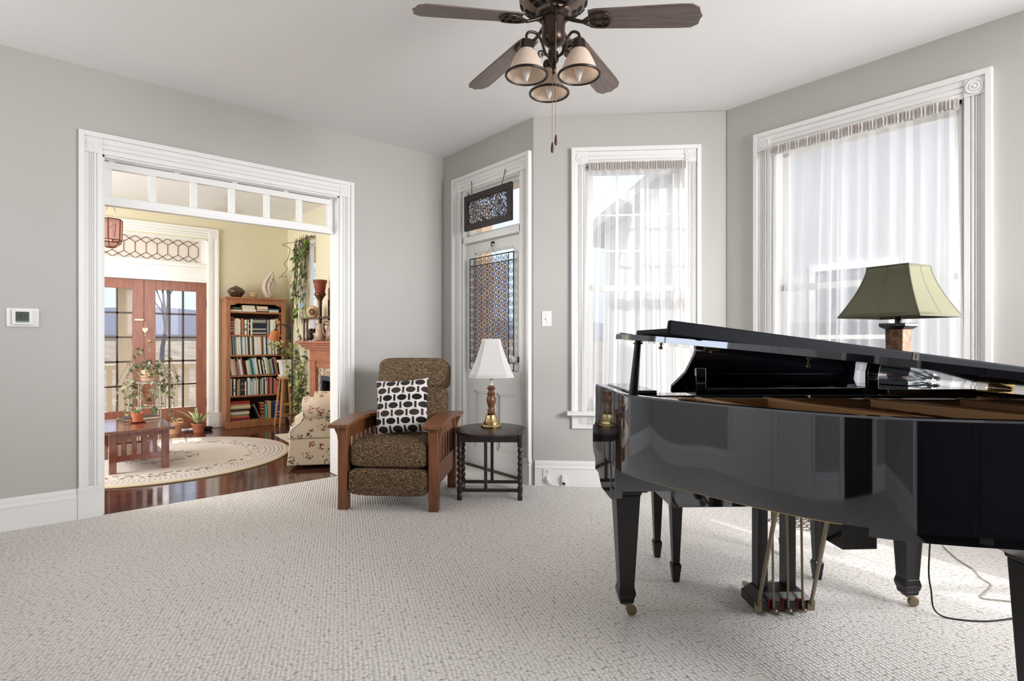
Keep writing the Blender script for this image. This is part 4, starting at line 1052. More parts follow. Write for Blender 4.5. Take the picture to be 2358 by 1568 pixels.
b.build('leg_bracket', satin_black, piano, smooth=0)
# pedal lyre
lx, ly = .795, -.135
b = MB(); b.taper(lx, ly + .03, .022, .128, .070, .060, .128, .070); b.taper(lx, ly + .03, .060, .128, .070, .098, .095, .048); b.build('lyre_box', satin_black, piano, bevel=.004, smooth=0)
for x in (lx - .068, lx + .060): MB().box(x - .022, x + .022, ly + .01, ly + .075, .09, .66).build('lyre_post', satin_black, piano, bevel=.004)
b = MB(); b.box(lx - .075, lx + .085, ly - .035, ly + .07, .458, .488); cb = b.build('lyre_crossbar', satin_black, piano, bevel=.003)
b = MB()
for x in (lx - .035, lx + .035): b.lathe([(.007, 0), (.007, .002), (.003, .002), (.003, .001)], 12, M=Matrix.Translation((x, ly - .035, .473)) @ Matrix.Rotation(R_(90), 4, 'X'))
b.build('screw_caps', chrome, cb)
b = MB(); b.box(lx - .12, lx + .12, ly - .02, ly + .09, .64, .70); b.build('lyre_block', satin_black, piano, bevel=.003)
red_felt = plain('red_felt', (140, 28, 30), .9)
for x in (lx - .055, lx + .010, lx + .075):
    b = MB(); b.tube([(x, ly - .052, .034), (x - .004, ly - .045, .55), (x - .004, ly - .03, .70)], .0052, 8); b.build('pedal_rod', dull_brass, piano)
    b = MB(); b.box(x - .020, x + .012, ly - .043, ly - .038, .030, .074); pf = b.build('pedal_slot_felt', red_felt, piano, smooth=0)
    b = MB(); b.box(x - .014, x + .010, ly - .0445, ly - .0375, .036, .068); b.build('pedal_slot', dark_slot, pf, smooth=0)
    b = MB(); b.superbox(x, ly - .052, .034, .013, .022, .009, .7, .7, 16, 10); b.superbox(x, ly + .155, .034, .016, .075, .008, .6, .7, 16, 10); b.build('pedal', dull_brass, piano, smooth=60)
for x0, x1, y1, z1 in ((lx - .118, .40, -.85, .71), (lx + .118, .515, -.93, .71)):
    b = MB(); b.tube([(x0, ly - .042, .05), (x1, y1, z1)], .0075, 8); b.build('lyre_brace', dull_brass, piano)
    b = MB(); b.box(x0 - .016, x0 + .016, ly - .0445, ly - .038, .022, .066); b.build('brace_bracket', dull_brass, piano, smooth=0)
b = MB(); b.box(.625, .74, -.82, -.70, .535, .735); b.build('action_box', satin_black, piano, bevel=.004)
b = MB(); st = [i for i, p in enumerate(outer) if p[1] < -.50 and p[0] < .46]; ro = offset(outer, .016)
b.tube([(ro[i][0], ro[i][1], ZB - .003) for i in st], .0035, 5); b.build('underside_strip', brass, piano)
# ================================================================== bench
bx = rd(1.17, 2.90)
bench = thing('piano_bench', 'black piano bench standing behind the piano keyboard', 'bench', bx, R_(-38.5))
for x, y in ((-.36, -.15), (.36, -.15), (-.36, .16), (.36, .16)):
    m = MB(); m.taper(x, y, .085, .016, .016, .40, .028, .028); m.taper(x, y, .05, .020, .020, .085, .0235, .0235); m.taper(x, y, .085, .0235, .0235, .098, .017, .017); m.taper(x, y, .0, .015, .015, .05, .020, .020)
    m.build('leg', satin_black, bench, bevel=.002, smooth=20)
b = MB(); b.box(-.388, .388, -.178, -.158, .375, .46); b.box(-.388, .388, .168, .188, .375, .46); b.box(-.388, -.368, -.178, .188, .375, .46); b.box(.368, .388, -.178, .188, .375, .46); b.build('apron', lacq, bench, bevel=.002)
b = MB(); b.superbox(0, .005, .475, .40, .20, .022, .3, .15, 40, 14); b.build('seat', lacq, bench, smooth=60)
# ================================================================== lamp on the piano
Mpn = Matrix.Translation(pp) @ Matrix.Rotation(R_(-37.8), 4, 'Z')
lw = Mpn @ Vector((1.325, -.155, 1.006))
pl_ = thing('table_lamp', 'table lamp with green square shade and brown stone column standing on the piano', 'lamp', lw, R_(-40.5 + 27.3))
navy = plain('blue_black_enamel', (24, 30, 40), .3)
b = MB(); b.taper(0, 0, 0, .076, .076, .022, .076, .076); b.taper(0, 0, .022, .076, .076, .036, .050, .050); b.build('base', navy, pl_, bevel=.004)
t = NT('mottled_slate_stone'); o = t.obj(); a = t.noise(o, 22, 5, .7, 1.2)
stone = t.done(t.pbsdf(t.ramp(a.outputs[0], [(.35, lin((72, 54, 42))), (.5, lin((136, 92, 58))), (.62, lin((168, 130, 96))), (.75, lin((96, 80, 70)))]), .5, 0, 1.5, a.outputs[0], .5, .01))
b = MB(); b.taper(0, 0, .036, .033, .033, .245, .037, .037); b.build('column', stone, pl_, bevel=.003)
b = MB(); b.taper(0, 0, .245, .040, .040, .256, .054, .054); b.taper(0, 0, .256, .054, .054, .270, .054, .054); b.lathe([(.014, .268), (.014, .36), (.008, .37), (.004, .40), (.004, .525), (.012, .528), (.012, .533)], 16); b.build('neck', navy, pl_, bevel=.002)
grn = NT('green_silk_shade'); o = grn.obj(); nz = grn.noise(grn.map(o, (20, 20, 300)), 1, 1)
df = grn.n('ShaderNodeBsdfDiffuse'); df.inputs[0].default_value = lin((140, 138, 116)); tlx = grn.n('ShaderNodeBsdfTranslucent'); tlx.inputs[0].default_value = lin((156, 160, 132)); mxs = grn.n('ShaderNodeMixShader'); mxs.inputs[0].default_value = .22
grn.l(df.outputs[0], mxs.inputs[1]); grn.l(tlx.outputs[0], mxs.inputs[2]); green_shade = grn.done(mxs)
rings = []
for i in range(13):
    k = i / 12; h = .085 + (.1675 - .085) * (1 - k) ** 1.45; z = .298 + .222 * k; rings.append([(-h, -h, z), (0, -h, z), (h, -h, z), (h, 0, z), (h, h, z), (0, h, z), (-h, h, z), (-h, 0, z)])
b = MB(); b.loft(rings, cap=False); sh = b.build('lamp_shade', green_shade, pl_, smooth=25, solid=.002)
b = MB()
for j in (0, 2, 4, 6): b.tube([r[j] for r in rings], .0032, 6)
for j in (1, 3, 5, 7): b.tube([r[j] for r in rings], .0022, 6)
b.tube(rings[0], .0042, 6, closed=True); b.tube(rings[-1], .0042, 6, closed=True); b.build('shade_trim', plain('green_trim', (106, 104, 86), .7), sh)
cw = thing('lamp_cable', 'dark cord with a silver inline switch lying on the piano beside the green shaded lamp', 'cord', Mpn @ Vector((0, 0, 0)), R_(-37.8))
b = MB(); b.tube(curve_pts([(1.38, -.20, 1.022), (1.42, -.25, 1.010), (1.45, -.22, 1.010), (1.43, -.15, 1.010), (1.47, -.11, 1.010), (1.53, -.12, .98), (1.535, -.12, .70)], 6), .0028, 6); b.build('cord', iron, cw)
b = MB(); b.superbox(1.41, -.235, 1.015, .016, .010, .007, .6, .6, 16, 10); b.build('inline_switch', chrome, cw)
# floor cords by the bass leg
kc = thing('electric_cable', 'black cord running down the far piano leg and across the carpet', 'cord', Mpn @ Vector((0, 0, 0)), R_(-37.8))
b = MB(); b.tube(curve_pts([(1.465, -.19, .60), (1.452, -.19, .45), (1.44, -.185, .20), (1.447, -.19, .10), (1.45, -.20, .03), (1.475, -.225, .005), (1.54, -.255, .004), (1.62, -.268, .004), (1.70, -.262, .005), (1.82, -.24, .005)], 6), .0034, 6); b.build('cord', iron, kc)
gc = thing('electric_cable', 'thin grey cord looping on the carpet behind the piano tail', 'cord')
b = MB(); b.tube(curve_pts([(3.98, .80, .004), (3.80, .70, .004), (3.699, .618, .004), (3.60, .575, .004), (3.536, .523, .004), (3.45, .52, .004), (3.316, .526, .004), (3.36, .45, .004), (3.42, .36, .004), (3.6, .1, .004)], 6), .0028, 6); b.build('cord', plain('grey_cord', (150, 146, 142), .5), gc)
# floor register
vg = thing('floor_register', 'black and white patterned metal register set in the carpet by the windows', 'floor vent', (3.80, 1.49, 0), R_(-90))
b = MB(); b.box(-.20, .20, -.16, .16, .0, .004); b.build('frame', plain('register_cream', (205, 200, 192), .4), vg, bevel=.002)
b = MB()
for i in range(11):
    for j in range(8):
        x = -.175 + .035 * i; y = -.135 + .0386 * j
        a = R_(45 if (i + j) % 2 else -45); Mx = Matrix.Translation((x, y, 0)) @ Matrix.Rotation(a, 4, 'Z'); b.box(-.017, .017, -.0065, .0065, .004, .0052, Mx)
b.build('grille_openings', dark_slot, vg, smooth=0)
# ================================================================== far (yellow) room: french doors (far wall frame, s = x)
door_glass = clear_glass('low_reflect_door_glass', (255, 255, 255), .003)  # reflection cut so the added south lamp stays out of the panes
red_wood = wood('red_brown_mahogany', (124, 70, 50), (154, 94, 70), .35, (9, 9, 1.2))
for i, (d0, d1, lab) in enumerate(((.268, .990, 'mahogany french door leaf nearer the wide opening jamb'), (.993, 1.712, 'mahogany french door leaf beside the bookcase with a round knob'))):
    b = MB(); y0, y1 = .035, .078
    g0, g1, gz0, gz1 = d0 + .125, d1 - .122, .305, 1.865
    b.box(d0, g0, y0, y1, .012, 1.985); b.box(g1, d1, y0, y1, .012, 1.985); b.box(g0, g1, y0, y1, .012, gz0); b.box(g0, g1, y0, y1, gz1, 1.985)
    dr = structure(b.build('door_%d' % (i + 2), red_wood, loc=FAR[0], rotz=0, smooth=0, bevel=.003), lab, 'door')
    b = MB()
    for k in (1, 2): x = g0 + (g1 - g0) * k / 3; b.box(x - .011, x + .011, y0 + .006, y1 - .006, gz0, gz1)
    for k in range(1, 5): z = gz0 + (gz1 - gz0) * k / 5; b.box(g0, g1, y0 + .006, y1 - .006, z - .011, z + .011)
    b.build('muntin_bars', plain('dark_muntin_wood', (66, 42, 34), .4), dr, smooth=0)
    MB().box(g0, g1,   .055, .058, gz0, gz1).build('glass_panes', door_glass, dr, smooth=0)
    if i == 1:
        b = MB(); b.lathe([(.028, 0), (.028, .006), (.010, .008), (.010, .034), (.026, .040), (.030, .055), (.020, .066)], 20, M=Matrix.Translation((1.045, .035, .87)) @ Matrix.Rotation(R_(90), 4, 'X')); b.box(1.015, 1.075, .029, .036, .76, .95); b.build('door_knob', plain('aged_iron_knob', (60, 48, 42), .35, .8), dr)
        b = MB(); b.lathe([(.024, 0), (.024, .010), (.012, .016)], 18, M=Matrix.Translation((1.055, .035, 1.19)) @ Matrix.Rotation(R_(90), 4, 'X')); b.build('deadbolt', brass, dr)
        for z in (.35, 1.70): MB().tube([(1.716, .03, z - .05), (1.716, .03, z + .05)], .009, 8).build('hinge', plain('dark_hinge', (50, 40, 34), .4, .6), dr)
    else:
        b = MB(); b.box(.89, .985, .018, .034, 1.458, 1.474); b.tube([(.965, .02, 1.466), (.99, .012, 1.462), (1.005, .012, 1.45)], .004, 6); b.build('door_chain', brass, dr)
# head board, transom glass
b = MB(); b.box(.267, 1.711, .0, .13, 1.99, 2.03); b.box(.267, 1.711, .02, .06, 2.03, 2.19); b.box(.267, 1.711, .0, .13, 2.19, 2.235); b.box(.34, 1.655, .041, .089, 2.235, 2.262); b.box(.34, 1.655, .041, .089, 2.55, 2.58); b.box(.267, .34, .04, .09, 2.235, 2.58); b.box(1.655, 1.711, .04, .09, 2.235, 2.58)
tf = structure(b.build('window_9', white_trim, loc=FAR[0], rotz=0, smooth=0, bevel=.002), 'leaded glass transom above the french doors', 'window')
MB().box(.34, 1.655, .062, .066, 2.262, 2.55).build('pane', frosted('milky_pink_glass', (250, 242, 236), .12, .3), tf, smooth=0)
b = MB(); pw = .1195; zb0, zt0 = 2.262, 2.55; z1_, z2_ = 2.262 + .085, 2.55 - .085
x = .30
while x < 1.70:
    X = lambda v: min(max(v, .34), 1.655)
    if .34 < x < 1.655: b.tube([(x, .058, z1_), (x, .058, z2_)], .0032, 5)
    for (xa, za, xb, zb_) in ((x, z2_, x + pw / 2, z2_ + .0425), (x + pw / 2, z2_ + .0425, x + pw, z2_), (x + pw / 2, z2_ + .0425, x + pw, z2_ + .085), (x, z2_ + .085, x + pw / 2, z2_ + .0425),
                             (x, z1_, x + pw / 2, z1_ - .0425), (x + pw / 2, z1_ - .0425, x + pw, z1_), (x + pw / 2, z1_ - .0425, x + pw, z1_ - .085), (x, z1_ - .085, x + pw / 2, z1_ - .0425)):
        if xa < .34 or xb > 1.66: continue
        b.tube([(xa, .058, za), (xb, .058, zb_)], .0032, 5)
    x += pw
b.build('lead_came', lead_came, tf)
# heart ornament on the doors
hh = thing('heart_ornament', 'small cream heart hanging from the brass chain on the french doors', 'ornament', (1.0, 8.45, 0), 0)
b = MB(); hp = [(.031 * (math.sin(a) ** 3), .0026 * (13 * math.cos(a) - 5 * math.cos(2 * a) - 2 * math.cos(3 * a) - math.cos(4 * a)) + 1.335) for a in [2 * PI * k / 36 for k in range(36)]]
b.prism(hp, .004, .022, 'xz'); b.build('heart', plain('cream_ceramic', (232, 214, 190), .5), hh, bevel=.004)
b = MB(); b.tube([(0, .013, 1.37), (0, .013, 1.45)], .003, 6); b.tube([(0, .013, 1.295), (0, .013, 1.27)], .002, 6); b.ball((0, .013, 1.262), .009, 8); b.build('string', plain('twine', (200, 180, 150), .8), hh)

# ================================================================== round rug, small rug
rg = NT('round_rug_weave'); o = rg.obj(); se = rg.n('ShaderNodeSeparateXYZ'); rg.l(o, se.inputs[0])
r_ = rg.math('SQRT', rg.math('ADD', rg.math('MULTIPLY', se.outputs[0], se.outputs[0]), rg.math('MULTIPLY', se.outputs[1], se.outputs[1])))
ang = rg.math('ARCTAN2', se.outputs[1], se.outputs[0])
def band(c, w): return rg.math('LESS_THAN', rg.math('ABSOLUTE', rg.math('SUBTRACT', r_, c)), w)
nzl = rg.noise(rg.map(o, (26, 26, 26)), 1.0, 3)
flor = rg.math('MULTIPLY', band(.86, .075), rg.math('GREATER_THAN', nzl.outputs[0], .57))
flor2 = rg.math('MULTIPLY', band(.24, .085), rg.math('GREATER_THAN', nzl.outputs[0], .55))
flor = rg.math('MAXIMUM', flor, flor2)
dash = rg.math('MULTIPLY', band(1.05, .010), rg.math('GREATER_THAN', rg.math('SINE', rg.math('MULTIPLY', ang, 170)), .1))
dash2 = rg.math('MULTIPLY', band(1.01, .008), rg.math('GREATER_THAN', rg.math('SINE', rg.math('MULTIPLY', ang, 170)), .1))
ln = rg.math('MAXIMUM', band(1.095, .004), rg.math('MAXIMUM', band(1.13, .004), band(.965, .004)))
dk = rg.math('MAXIMUM', flor, rg.math('MAXIMUM', dash, rg.math('MAXIMUM', dash2, ln)))
pile = rg.noise(o, 180, 2)
basec = rg.mix(rg.math('GREATER_THAN', r_, 1.165), rg.mix(rg.noise(o, 2, 2).outputs[0], lin((208, 198, 190)), lin((218, 210, 204))), lin((194, 176, 148)))
c = rg.mix(rg.math('MULTIPLY', dk, .85), basec, lin((66, 62, 72)))
rug_mat = rg.done(rg.pbsdf(c, .95, 0, 1.3, pile.outputs[0], .5, .004))
b = MB(); b.lathe([(1.20, 0), (1.205, .006), (1.198, .012), (1.15, .013), (.02, .013)], 96)
rug = b.build('round_rug', rug_mat, loc=(.93, 6.59, -.004), smooth=30); tag(rug, 'large round beige rug with dark flower and dash borders on the hardwood floor', 'rug')
b = MB(); b.box(-.17, .17, -.42, .42, 0, .008)
r2 = b.build('small_rug', plain('cream_hearth_rug', (206, 194, 178), .95, bump=.4, bscale=200), loc=(2.385, 6.85, -.004), rotz=R_(-4), smooth=0, bevel=.003); tag(r2, 'small cream hearth rug beside the floral armchair', 'rug')

# ================================================================== coffee table
red_table = wood('red_cherry_table', (104, 56, 44), (134, 78, 62), .10, (12, 2, 2), ior=2.1)
ct = thing('coffee_table', 'red brown slatted coffee table with lower shelf on the round rug', 'coffee table', (.60, 6.42, .009), 0)
tx0, tx1, ty0, ty1, tz = -.24, .335, -.51, .43, .395
for x in (-.13, .272):
    for y in (-.385, .405): MB().box(x - .028, x + .028, y - .028, y + .028, 0, tz - .03).build('leg', red_table, ct, bevel=.003)
b = MB(); b.box(tx0, tx1, ty0, ty1, tz - .028, tz); b.build('table_top', red_table, ct, bevel=.006)
for y in (-.385, .405):
    MB().box(-.11, .25, y - .014, y + .014, .10, .155).build('lower_rail', red_table, ct, bevel=.003); MB().box(-.11, .25, y - .014, y + .014, .315, .37).build('upper_rail', red_table, ct, bevel=.003)
    for k in range(4): x = -.05 + .08 * k; MB().box(x - .018, x + .018, y - .008, y + .008, .15, .32).build('slat', red_table, ct, bevel=.002)
for x in (-.13, .272): MB().box(x - .012, x + .012, -.36, .38, .315, .37).build('side_rail', red_table, ct, bevel=.002)
b = MB(); b.box(-.13, .27, -.38, .40, .125, .145); b.build('shelf', red_table, ct, bevel=.002)

def leaf(m, c, d, ln_, w_, up=Vector((0, 0, 1)), fold=.25, heart=True):
    d = d.normalized(); s = d.cross(up)
    s = s.normalized() if s.length > 1e-3 else Vector((1, 0, 0)); n = s.cross(d).normalized()
    prof = [(0, .0), (-.06, .30), (.12, .5), (.40, .42), (.70, .22), (1.0, 0)] if heart else [(0, .05), (.2, .4), (.5, .5), (.8, .3), (1.0, 0)]
    L = [c + d * (ln_ * a) + s * (w_ * b_) + n * (fold * w_ * b_ - .18 * ln_ * a * a) for a, b_ in prof]
    Rr = [c + d * (ln_ * a) - s * (w_ * b_) + n * (fold * w_ * b_ - .18 * ln_ * a * a) for a, b_ in prof]
    C = [c + d * (ln_ * max(a, 0)) - n * (.18 * ln_ * a * a) for a, b_ in prof]
    k = len(prof); vs = L + C + Rr; fs = []
    for i in range(k - 1): fs += [(i, i + 1, k + i + 1, k + i), (k + i, k + i + 1, 2 * k + i + 1, 2 * k + i)]
    m.add(vs, fs)
def leaf_mat(name, a, b_):
    t = NT(name); o = t.obj(); nz = t.noise(o, 14, 2); c = t.ramp(nz.outputs[0], [(.35, lin(a)), (.65, lin(b_))])
    p = t.pbsdf(c, .4); tl = t.n('ShaderNodeBsdfTranslucent'); t.l(c, tl.inputs[0]); mx = t.n('ShaderNodeMixShader'); mx.inputs[0].default_value = .35
    t.l(p.outputs[0], mx.inputs[1]); t.l(tl.outputs[0], mx.inputs[2]); return t.done(mx)
green_leaf = leaf_mat('fresh_green_leaves', (62, 98, 34), (142, 178, 66)); pale_leaf = leaf_mat('pale_variegated_leaves', (112, 128, 84), (214, 214, 178)); dark_leaf = leaf_mat('dark_green_leaves', (44, 62, 36), (96, 120, 66)); yellow_leaf = leaf_mat('yellow_green_leaves', (128, 138, 70), (212, 206, 138))
stem_mat = plain('brown_vine_stem', (92, 72, 50), .7); grey_stem = plain('grey_dry_stem', (130, 118, 104), .8)
def pot(name, parent, c, r0, r1, h, mat, rim=True):
    m = MB()
    pr = [(r0, 0), (r1 * .96, h * .78)] + ([(r1 * 1.06, h * .78), (r1 * 1.08, h)] if rim else [(r1, h)]) + [(r1 * .92, h), (r1 * .86, h * .86)]
    m.lathe(pr, 28, c); return m.build(name, mat, parent, smooth=30)
# plant and book on the table
pt = thing('potted_plant', 'small terracotta pot with a pale sprout on a red saucer on the coffee table', 'potted plant', (.70, 6.42, .404), 0)
b = MB(); b.lathe([(.055, 0), (.072, .012), (.070, .014), (.05, .010)], 24); b.build('saucer', plain('dark_red_saucer', (120, 34, 44), .3), pt)
pot('pot', pt, (0, 0, .010), .040, .054, .085, terracotta); b = MB(); b.lathe([(.046, .082), (.002, .086)], 20); b.build('soil', soil, pt)
rnd = random.Random(5); b = MB()
for k in range(16):
    a = rnd.uniform(0, 2 * PI); d = Vector((math.cos(a) * .5, math.sin(a) * .5, 1.1)); leaf(b, Vector((rnd.uniform(-.015, .015), rnd.uniform(-.015, .015), .085)), d, rnd.uniform(.03, .075), .014, Vector((a, 1, .2)), .2, False)
b.build('foliage', pale_leaf, pt, smooth=60)
bk = thing('hardcover_book', 'dark hardcover book lying behind the red saucer on the coffee table', 'book', (.735, 6.64, .404), R_(12))
b = MB(); b.box(-.15, .15, -.10, .10, 0, .005); b.box(-.15, .15, -.10, .10, .027, .032); b.box(-.15, -.145, -.10, .10, 0, .032); b.build('cover', plain('dark_brown_cover', (62, 48, 46), .4), bk, bevel=.001)
b = MB(); b.box(-.144, .145, -.095, .095, .005, .027); b.build('pages', plain('book_pages', (226, 214, 196), .9), bk, smooth=0)

# ================================================================== trailing plant on a wire stand, by the french doors
ps = thing('potted_vine', 'trailing variegated vine in a round clay pot on a wire stand by the french doors', 'potted plant', (.945, 7.62, .0092), 0)
b = MB()
for k in range(4):
    a = PI / 4 + PI / 2 * k; b.tube([(.15 * math.cos(a), .15 * math.sin(a), 0), (.13 * math.cos(a), .13 * math.sin(a), .72)], .007, 6)
for z, r in ((.10, .148), (.42, .139), (.70, .131)): b.tube([(r * math.cos(2 * PI * j / 28), r * math.sin(2 * PI * j / 28), z) for j in range(28)], .006, 6, closed=True)
b.lathe([(.13, .70), (.13, .71), (.002, .71)], 24); b.build('stand', plain('weathered_white_wire', (176, 168, 158), .6), ps)
b = MB(); b.lathe([(.06, .71), (.085, .73), (.095, .78), (.09, .83), (.08, .85), (.07, .85), (.07, .83)], 32); b.build('pot', plain('peach_clay', (226, 186, 158), .8), ps, smooth=60)
b = MB(); b.tube([(.093 * math.cos(2 * PI * j / 30), .093 * math.sin(2 * PI * j / 30), .795) for j in range(30)], .006, 6, closed=True); b.tube([(.094 * math.cos(2 * PI * j / 30), .094 * math.sin(2 * PI * j / 30), .765) for j in range(30)], .005, 6, closed=True); b.build('pot_band', terracotta, ps)
rnd = random.Random(11); st_m = MB(); lf = MB(); lf2 = MB()
for k in range(40):
    a = rnd.uniform(0, 2 * PI); out = rnd.uniform(.14, .30); drop = rnd.uniform(.15, .66); hi = rnd.uniform(.02, .12) if k > 5 else rnd.uniform(.15, .28)
    P = curve_pts([(.04 * math.cos(a), .04 * math.sin(a), .84), (.6 * out * math.cos(a), .6 * out * math.sin(a), .84 + hi), (out * math.cos(a + .2), out * math.sin(a + .2), .80 - .2 * drop), (out * 1.05 * math.cos(a + .4), out * 1.05 * math.sin(a + .4), .80 - .65 * drop), (out * .95 * math.cos(a + .3), out * .95 * math.sin(a + .3), .80 - drop)], 5)
    st_m.tube(P, .003, 5)
    for q in range(4, len(P), 2):
        if rnd.random() < .62:
            d = Vector((rnd.uniform(-1, 1), rnd.uniform(-1, 1), rnd.uniform(-.9, .2))); leaf(lf if rnd.random() < .6 else lf2, P[q], d, rnd.uniform(.035, .062), rnd.uniform(.03, .05), Vector((rnd.uniform(-.5, .5), -.6, .8)))
st_m.build('stems', grey_stem, ps, smooth=60); lf.build('foliage', pale_leaf, ps, smooth=0); lf2.build('foliage', dark_leaf, ps, smooth=0)
# floor pots
fp = thing('potted_plant', 'low terracotta pot with a curled leaf on the floor below the french doors', 'potted plant', (1.295, 8.22, -.004), 0)
pot('pot', fp, (0, 0, 0), .062, .09, .145, terracotta_light); b = MB(); b.lathe([(.082, .128), (.002, .134)], 20); b.build('soil', soil, fp)
b = MB(); b.tube(curve_pts([(.02, 0, .13), (.02, -.01, .17), (.05, -.02, .19), (.09, -.03, .175)], 5), .007, 6); leaf(b, Vector((.0, .02, .13)), Vector((-.3, .1, 1)), .09, .02, Vector((0, 1, 0)), .2, False); b.build('foliage', yellow_leaf, fp)
fp2 = thing('potted_plant', 'terracotta pot with spiky green and cream leaves on the floor by the bookcase', 'potted plant', (1.555, 8.17, -.004), 0)
pot('pot', fp2, (0, 0, 0), .058, .08, .115, terracotta); b = MB(); b.lathe([(.068, .10), (.002, .105)], 20); b.build('soil', soil, fp2)
rnd = random.Random(21); b = MB()
for k in range(24):
    a = 2 * PI * k / 24 + rnd.uniform(-.1, .1); ln_ = rnd.uniform(.18, .36); up_ = rnd.uniform(.4, 2.2)
    P = [Vector((.015 * math.cos(a), .015 * math.sin(a), .105))]
    d = Vector((math.cos(a), math.sin(a), up_)).normalized()
    for q in range(6): P.append(P[-1] + d * ln_ / 6); d = (d + Vector((0, 0, -.15))).normalized()
    s = Vector((-math.sin(a), math.cos(a), 0)); L = [p + s * w_ for p, w_ in zip(P, (.009, .012, .012, .011, .009, .006, .0))]; Rr = [p - s * w_ for p, w_ in zip(P, (.009, .012, .012, .011, .009, .006, .0))]
    b.add(L + Rr, [(i, i + 1, 8 + i, 7 + i) for i in range(6)])
for k in range(2): pass
b.build('foliage', leaf_mat('cream_edged_leaves', (120, 150, 82), (226, 224, 186)), fp2, smooth=0)

# ================================================================== pink glass lantern hanging in the opening
ln0 = thing('hanging_lantern', 'pink glass lantern with copper edges hung on white straps under the transom', 'lantern', (.375, 4.97, 0), R_(15))
pk = frosted('pink_art_glass', (240, 206, 198), .3, .6); cop = plain('aged_copper', (120, 72, 52), .4, .6)
hexr = lambda r, z: [(r * math.cos(PI / 3 * j), r * math.sin(PI / 3 * j), z) for j in range(6)]
b = MB(); b.loft([hexr(.072, 1.935), hexr(.076, 2.085)], cap=False); b.loft([hexr(.030, 1.885), hexr(.066, 1.915)], cap=False); b.build('glass_body', pk, ln0, smooth=0)
b = MB()
for j in range(6):
    a = hexr(.072, 1.935)[j]; c = hexr(.076, 2.085)[j]; e = hexr(.066, 1.915)[j]; g = hexr(.030, 1.885)[j]; b.tube([a, c], .004, 6); b.tube([a, e, g], .003, 6)
for r, z in ((.076, 2.085), (.072, 1.935), (.066, 1.915), (.030, 1.885)): b.tube(hexr(r, z), .004, 6, closed=True)
b.lathe([(.078, 2.085), (.060, 2.092), (.02, 2.095)], 6); b.tube([hexr(.078, 2.01)[4], (.01, -.069, 2.05), (.0, -.071, 1.95)], .002, 5); b.build('copper_frame', cop, ln0, smooth=0)
b = MB()
for s_ in (-1, 1): b.box(-.006, .006, -.001, .001, 0, .135, Matrix.Translation((s_ * .05, 0, 2.088)) @ Matrix.Rotation(R_(-s_ * 18), 4, 'Y'))
b.build('strap', plain('white_strap', (236, 230, 222), .6), ln0, smooth=0)

# ================================================================== bookcase
oak = wood('golden_brown_oak', (142, 90, 60), (178, 122, 86), .4, (10, 10, 1.5)); oak_dark = plain('dark_walnut_back', (70, 40, 28), .6)  # back panel darker than the oak
BX0, BX1, BY0, BY1 = 1.885, 2.665, 8.165, 8.425
bc = thing('bookcase', 'tall brown oak bookcase full of books beside the french doors', 'bookcase', (0, 0, -.004), 0)
for x0, x1 in ((BX0, BX0 + .028), (BX1 - .028, BX1)): MB().box(x0, x1, BY0 + .008, BY1, 0, 1.78).build('side_panel', oak, bc, bevel=.003)
for x0, x1 in ((BX0, BX0 + .052), (BX1 - .052, BX1)): MB().box(x0, x1, BY0, BY0 + .02, .0, 1.775).build('face_stile', oak, bc, bevel=.003)
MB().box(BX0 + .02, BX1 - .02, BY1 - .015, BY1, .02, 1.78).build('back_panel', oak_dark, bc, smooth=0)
b = MB(); b.box(BX0 - .015, BX1 + .015, BY0 - .02, BY1, 1.775, 1.80); b.box(BX0 - .006, BX1 + .006, BY0 - .008, BY1, 1.755, 1.775); b.build('top_board', oak, bc, bevel=.004)
b = MB(); x0, x1 = BX0 + .05, BX1 - .05
b.prism([(x0, 1.76), (x1, 1.76), (x1, 1.685), (x1 - .05, 1.69), (x1 - .09, 1.712), (x0 + .09, 1.712), (x0 + .05, 1.69), (x0, 1.685)], BY0, BY0 + .02, 'xz'); b.build('scalloped_valance', oak, bc, bevel=.003)
b = MB(); b.box(BX0, BX1, BY0 - .012, BY0 + .012, 0, .085); b.build('plinth', oak, bc, bevel=.005)
SHZ = [1.605, 1.282, 1.005, .725, .445, .10]
for z in SHZ: MB().box(BX0 + .028, BX1 - .028, BY0 + .012, BY1 - .015, z - .024, z).build('shelf', oak, bc, bevel=.003)
pages = plain('book_pages', (226, 214, 196), .9)
PAL = {'cream': (226, 214, 196), 'white': (236, 233, 228), 'tan': (196, 164, 126), 'grey': (150, 146, 142), 'black': (30, 28, 30), 'dark brown': (70, 46, 36), 'navy': (34, 44, 74), 'blue': (62, 92, 160), 'teal': (40, 106, 112), 'green': (72, 104, 70), 'olive': (132, 132, 92), 'red': (160, 50, 44), 'maroon': (116, 44, 62), 'coral': (214, 110, 88), 'pink': (200, 118, 116), 'orange': (196, 116, 64), 'turquoise': (80, 190, 180), 'light blue': (150, 186, 200), 'pale green': (176, 194, 170), 'royal blue': (34, 64, 160), 'mauve': (160, 126, 138)}
BM = {k: plain('cover_' + k.replace(' ', '_'), v, .5) for k, v in PAL.items()}
def banded(name, rgb, band_rgb, zs, half=.006):
    t = NT(name); o = t.obj(); se = t.n('ShaderNodeSeparateXYZ'); t.l(o, se.inputs[0]); acc = None
    for z in zs:
        q = t.math('LESS_THAN', t.math('ABSOLUTE', t.math('SUBTRACT', se.outputs[2], z)), half); acc = q if acc is None else t.math('MAXIMUM', acc, q)
    return t.done(t.pbsdf(t.mix(acc, lin(rgb), lin(band_rgb)), .45))
BM['gilt navy'] = banded('gilt_banded_navy_cover', (28, 36, 60), (196, 188, 170), (.02, .035, .075, .085, .175, .19, .205), .0045)
BM['gilt red'] = banded('gilt_banded_red_cover', (130, 40, 36), (206, 170, 120), (.015, .04, .09, .14, .18, .215), .005)
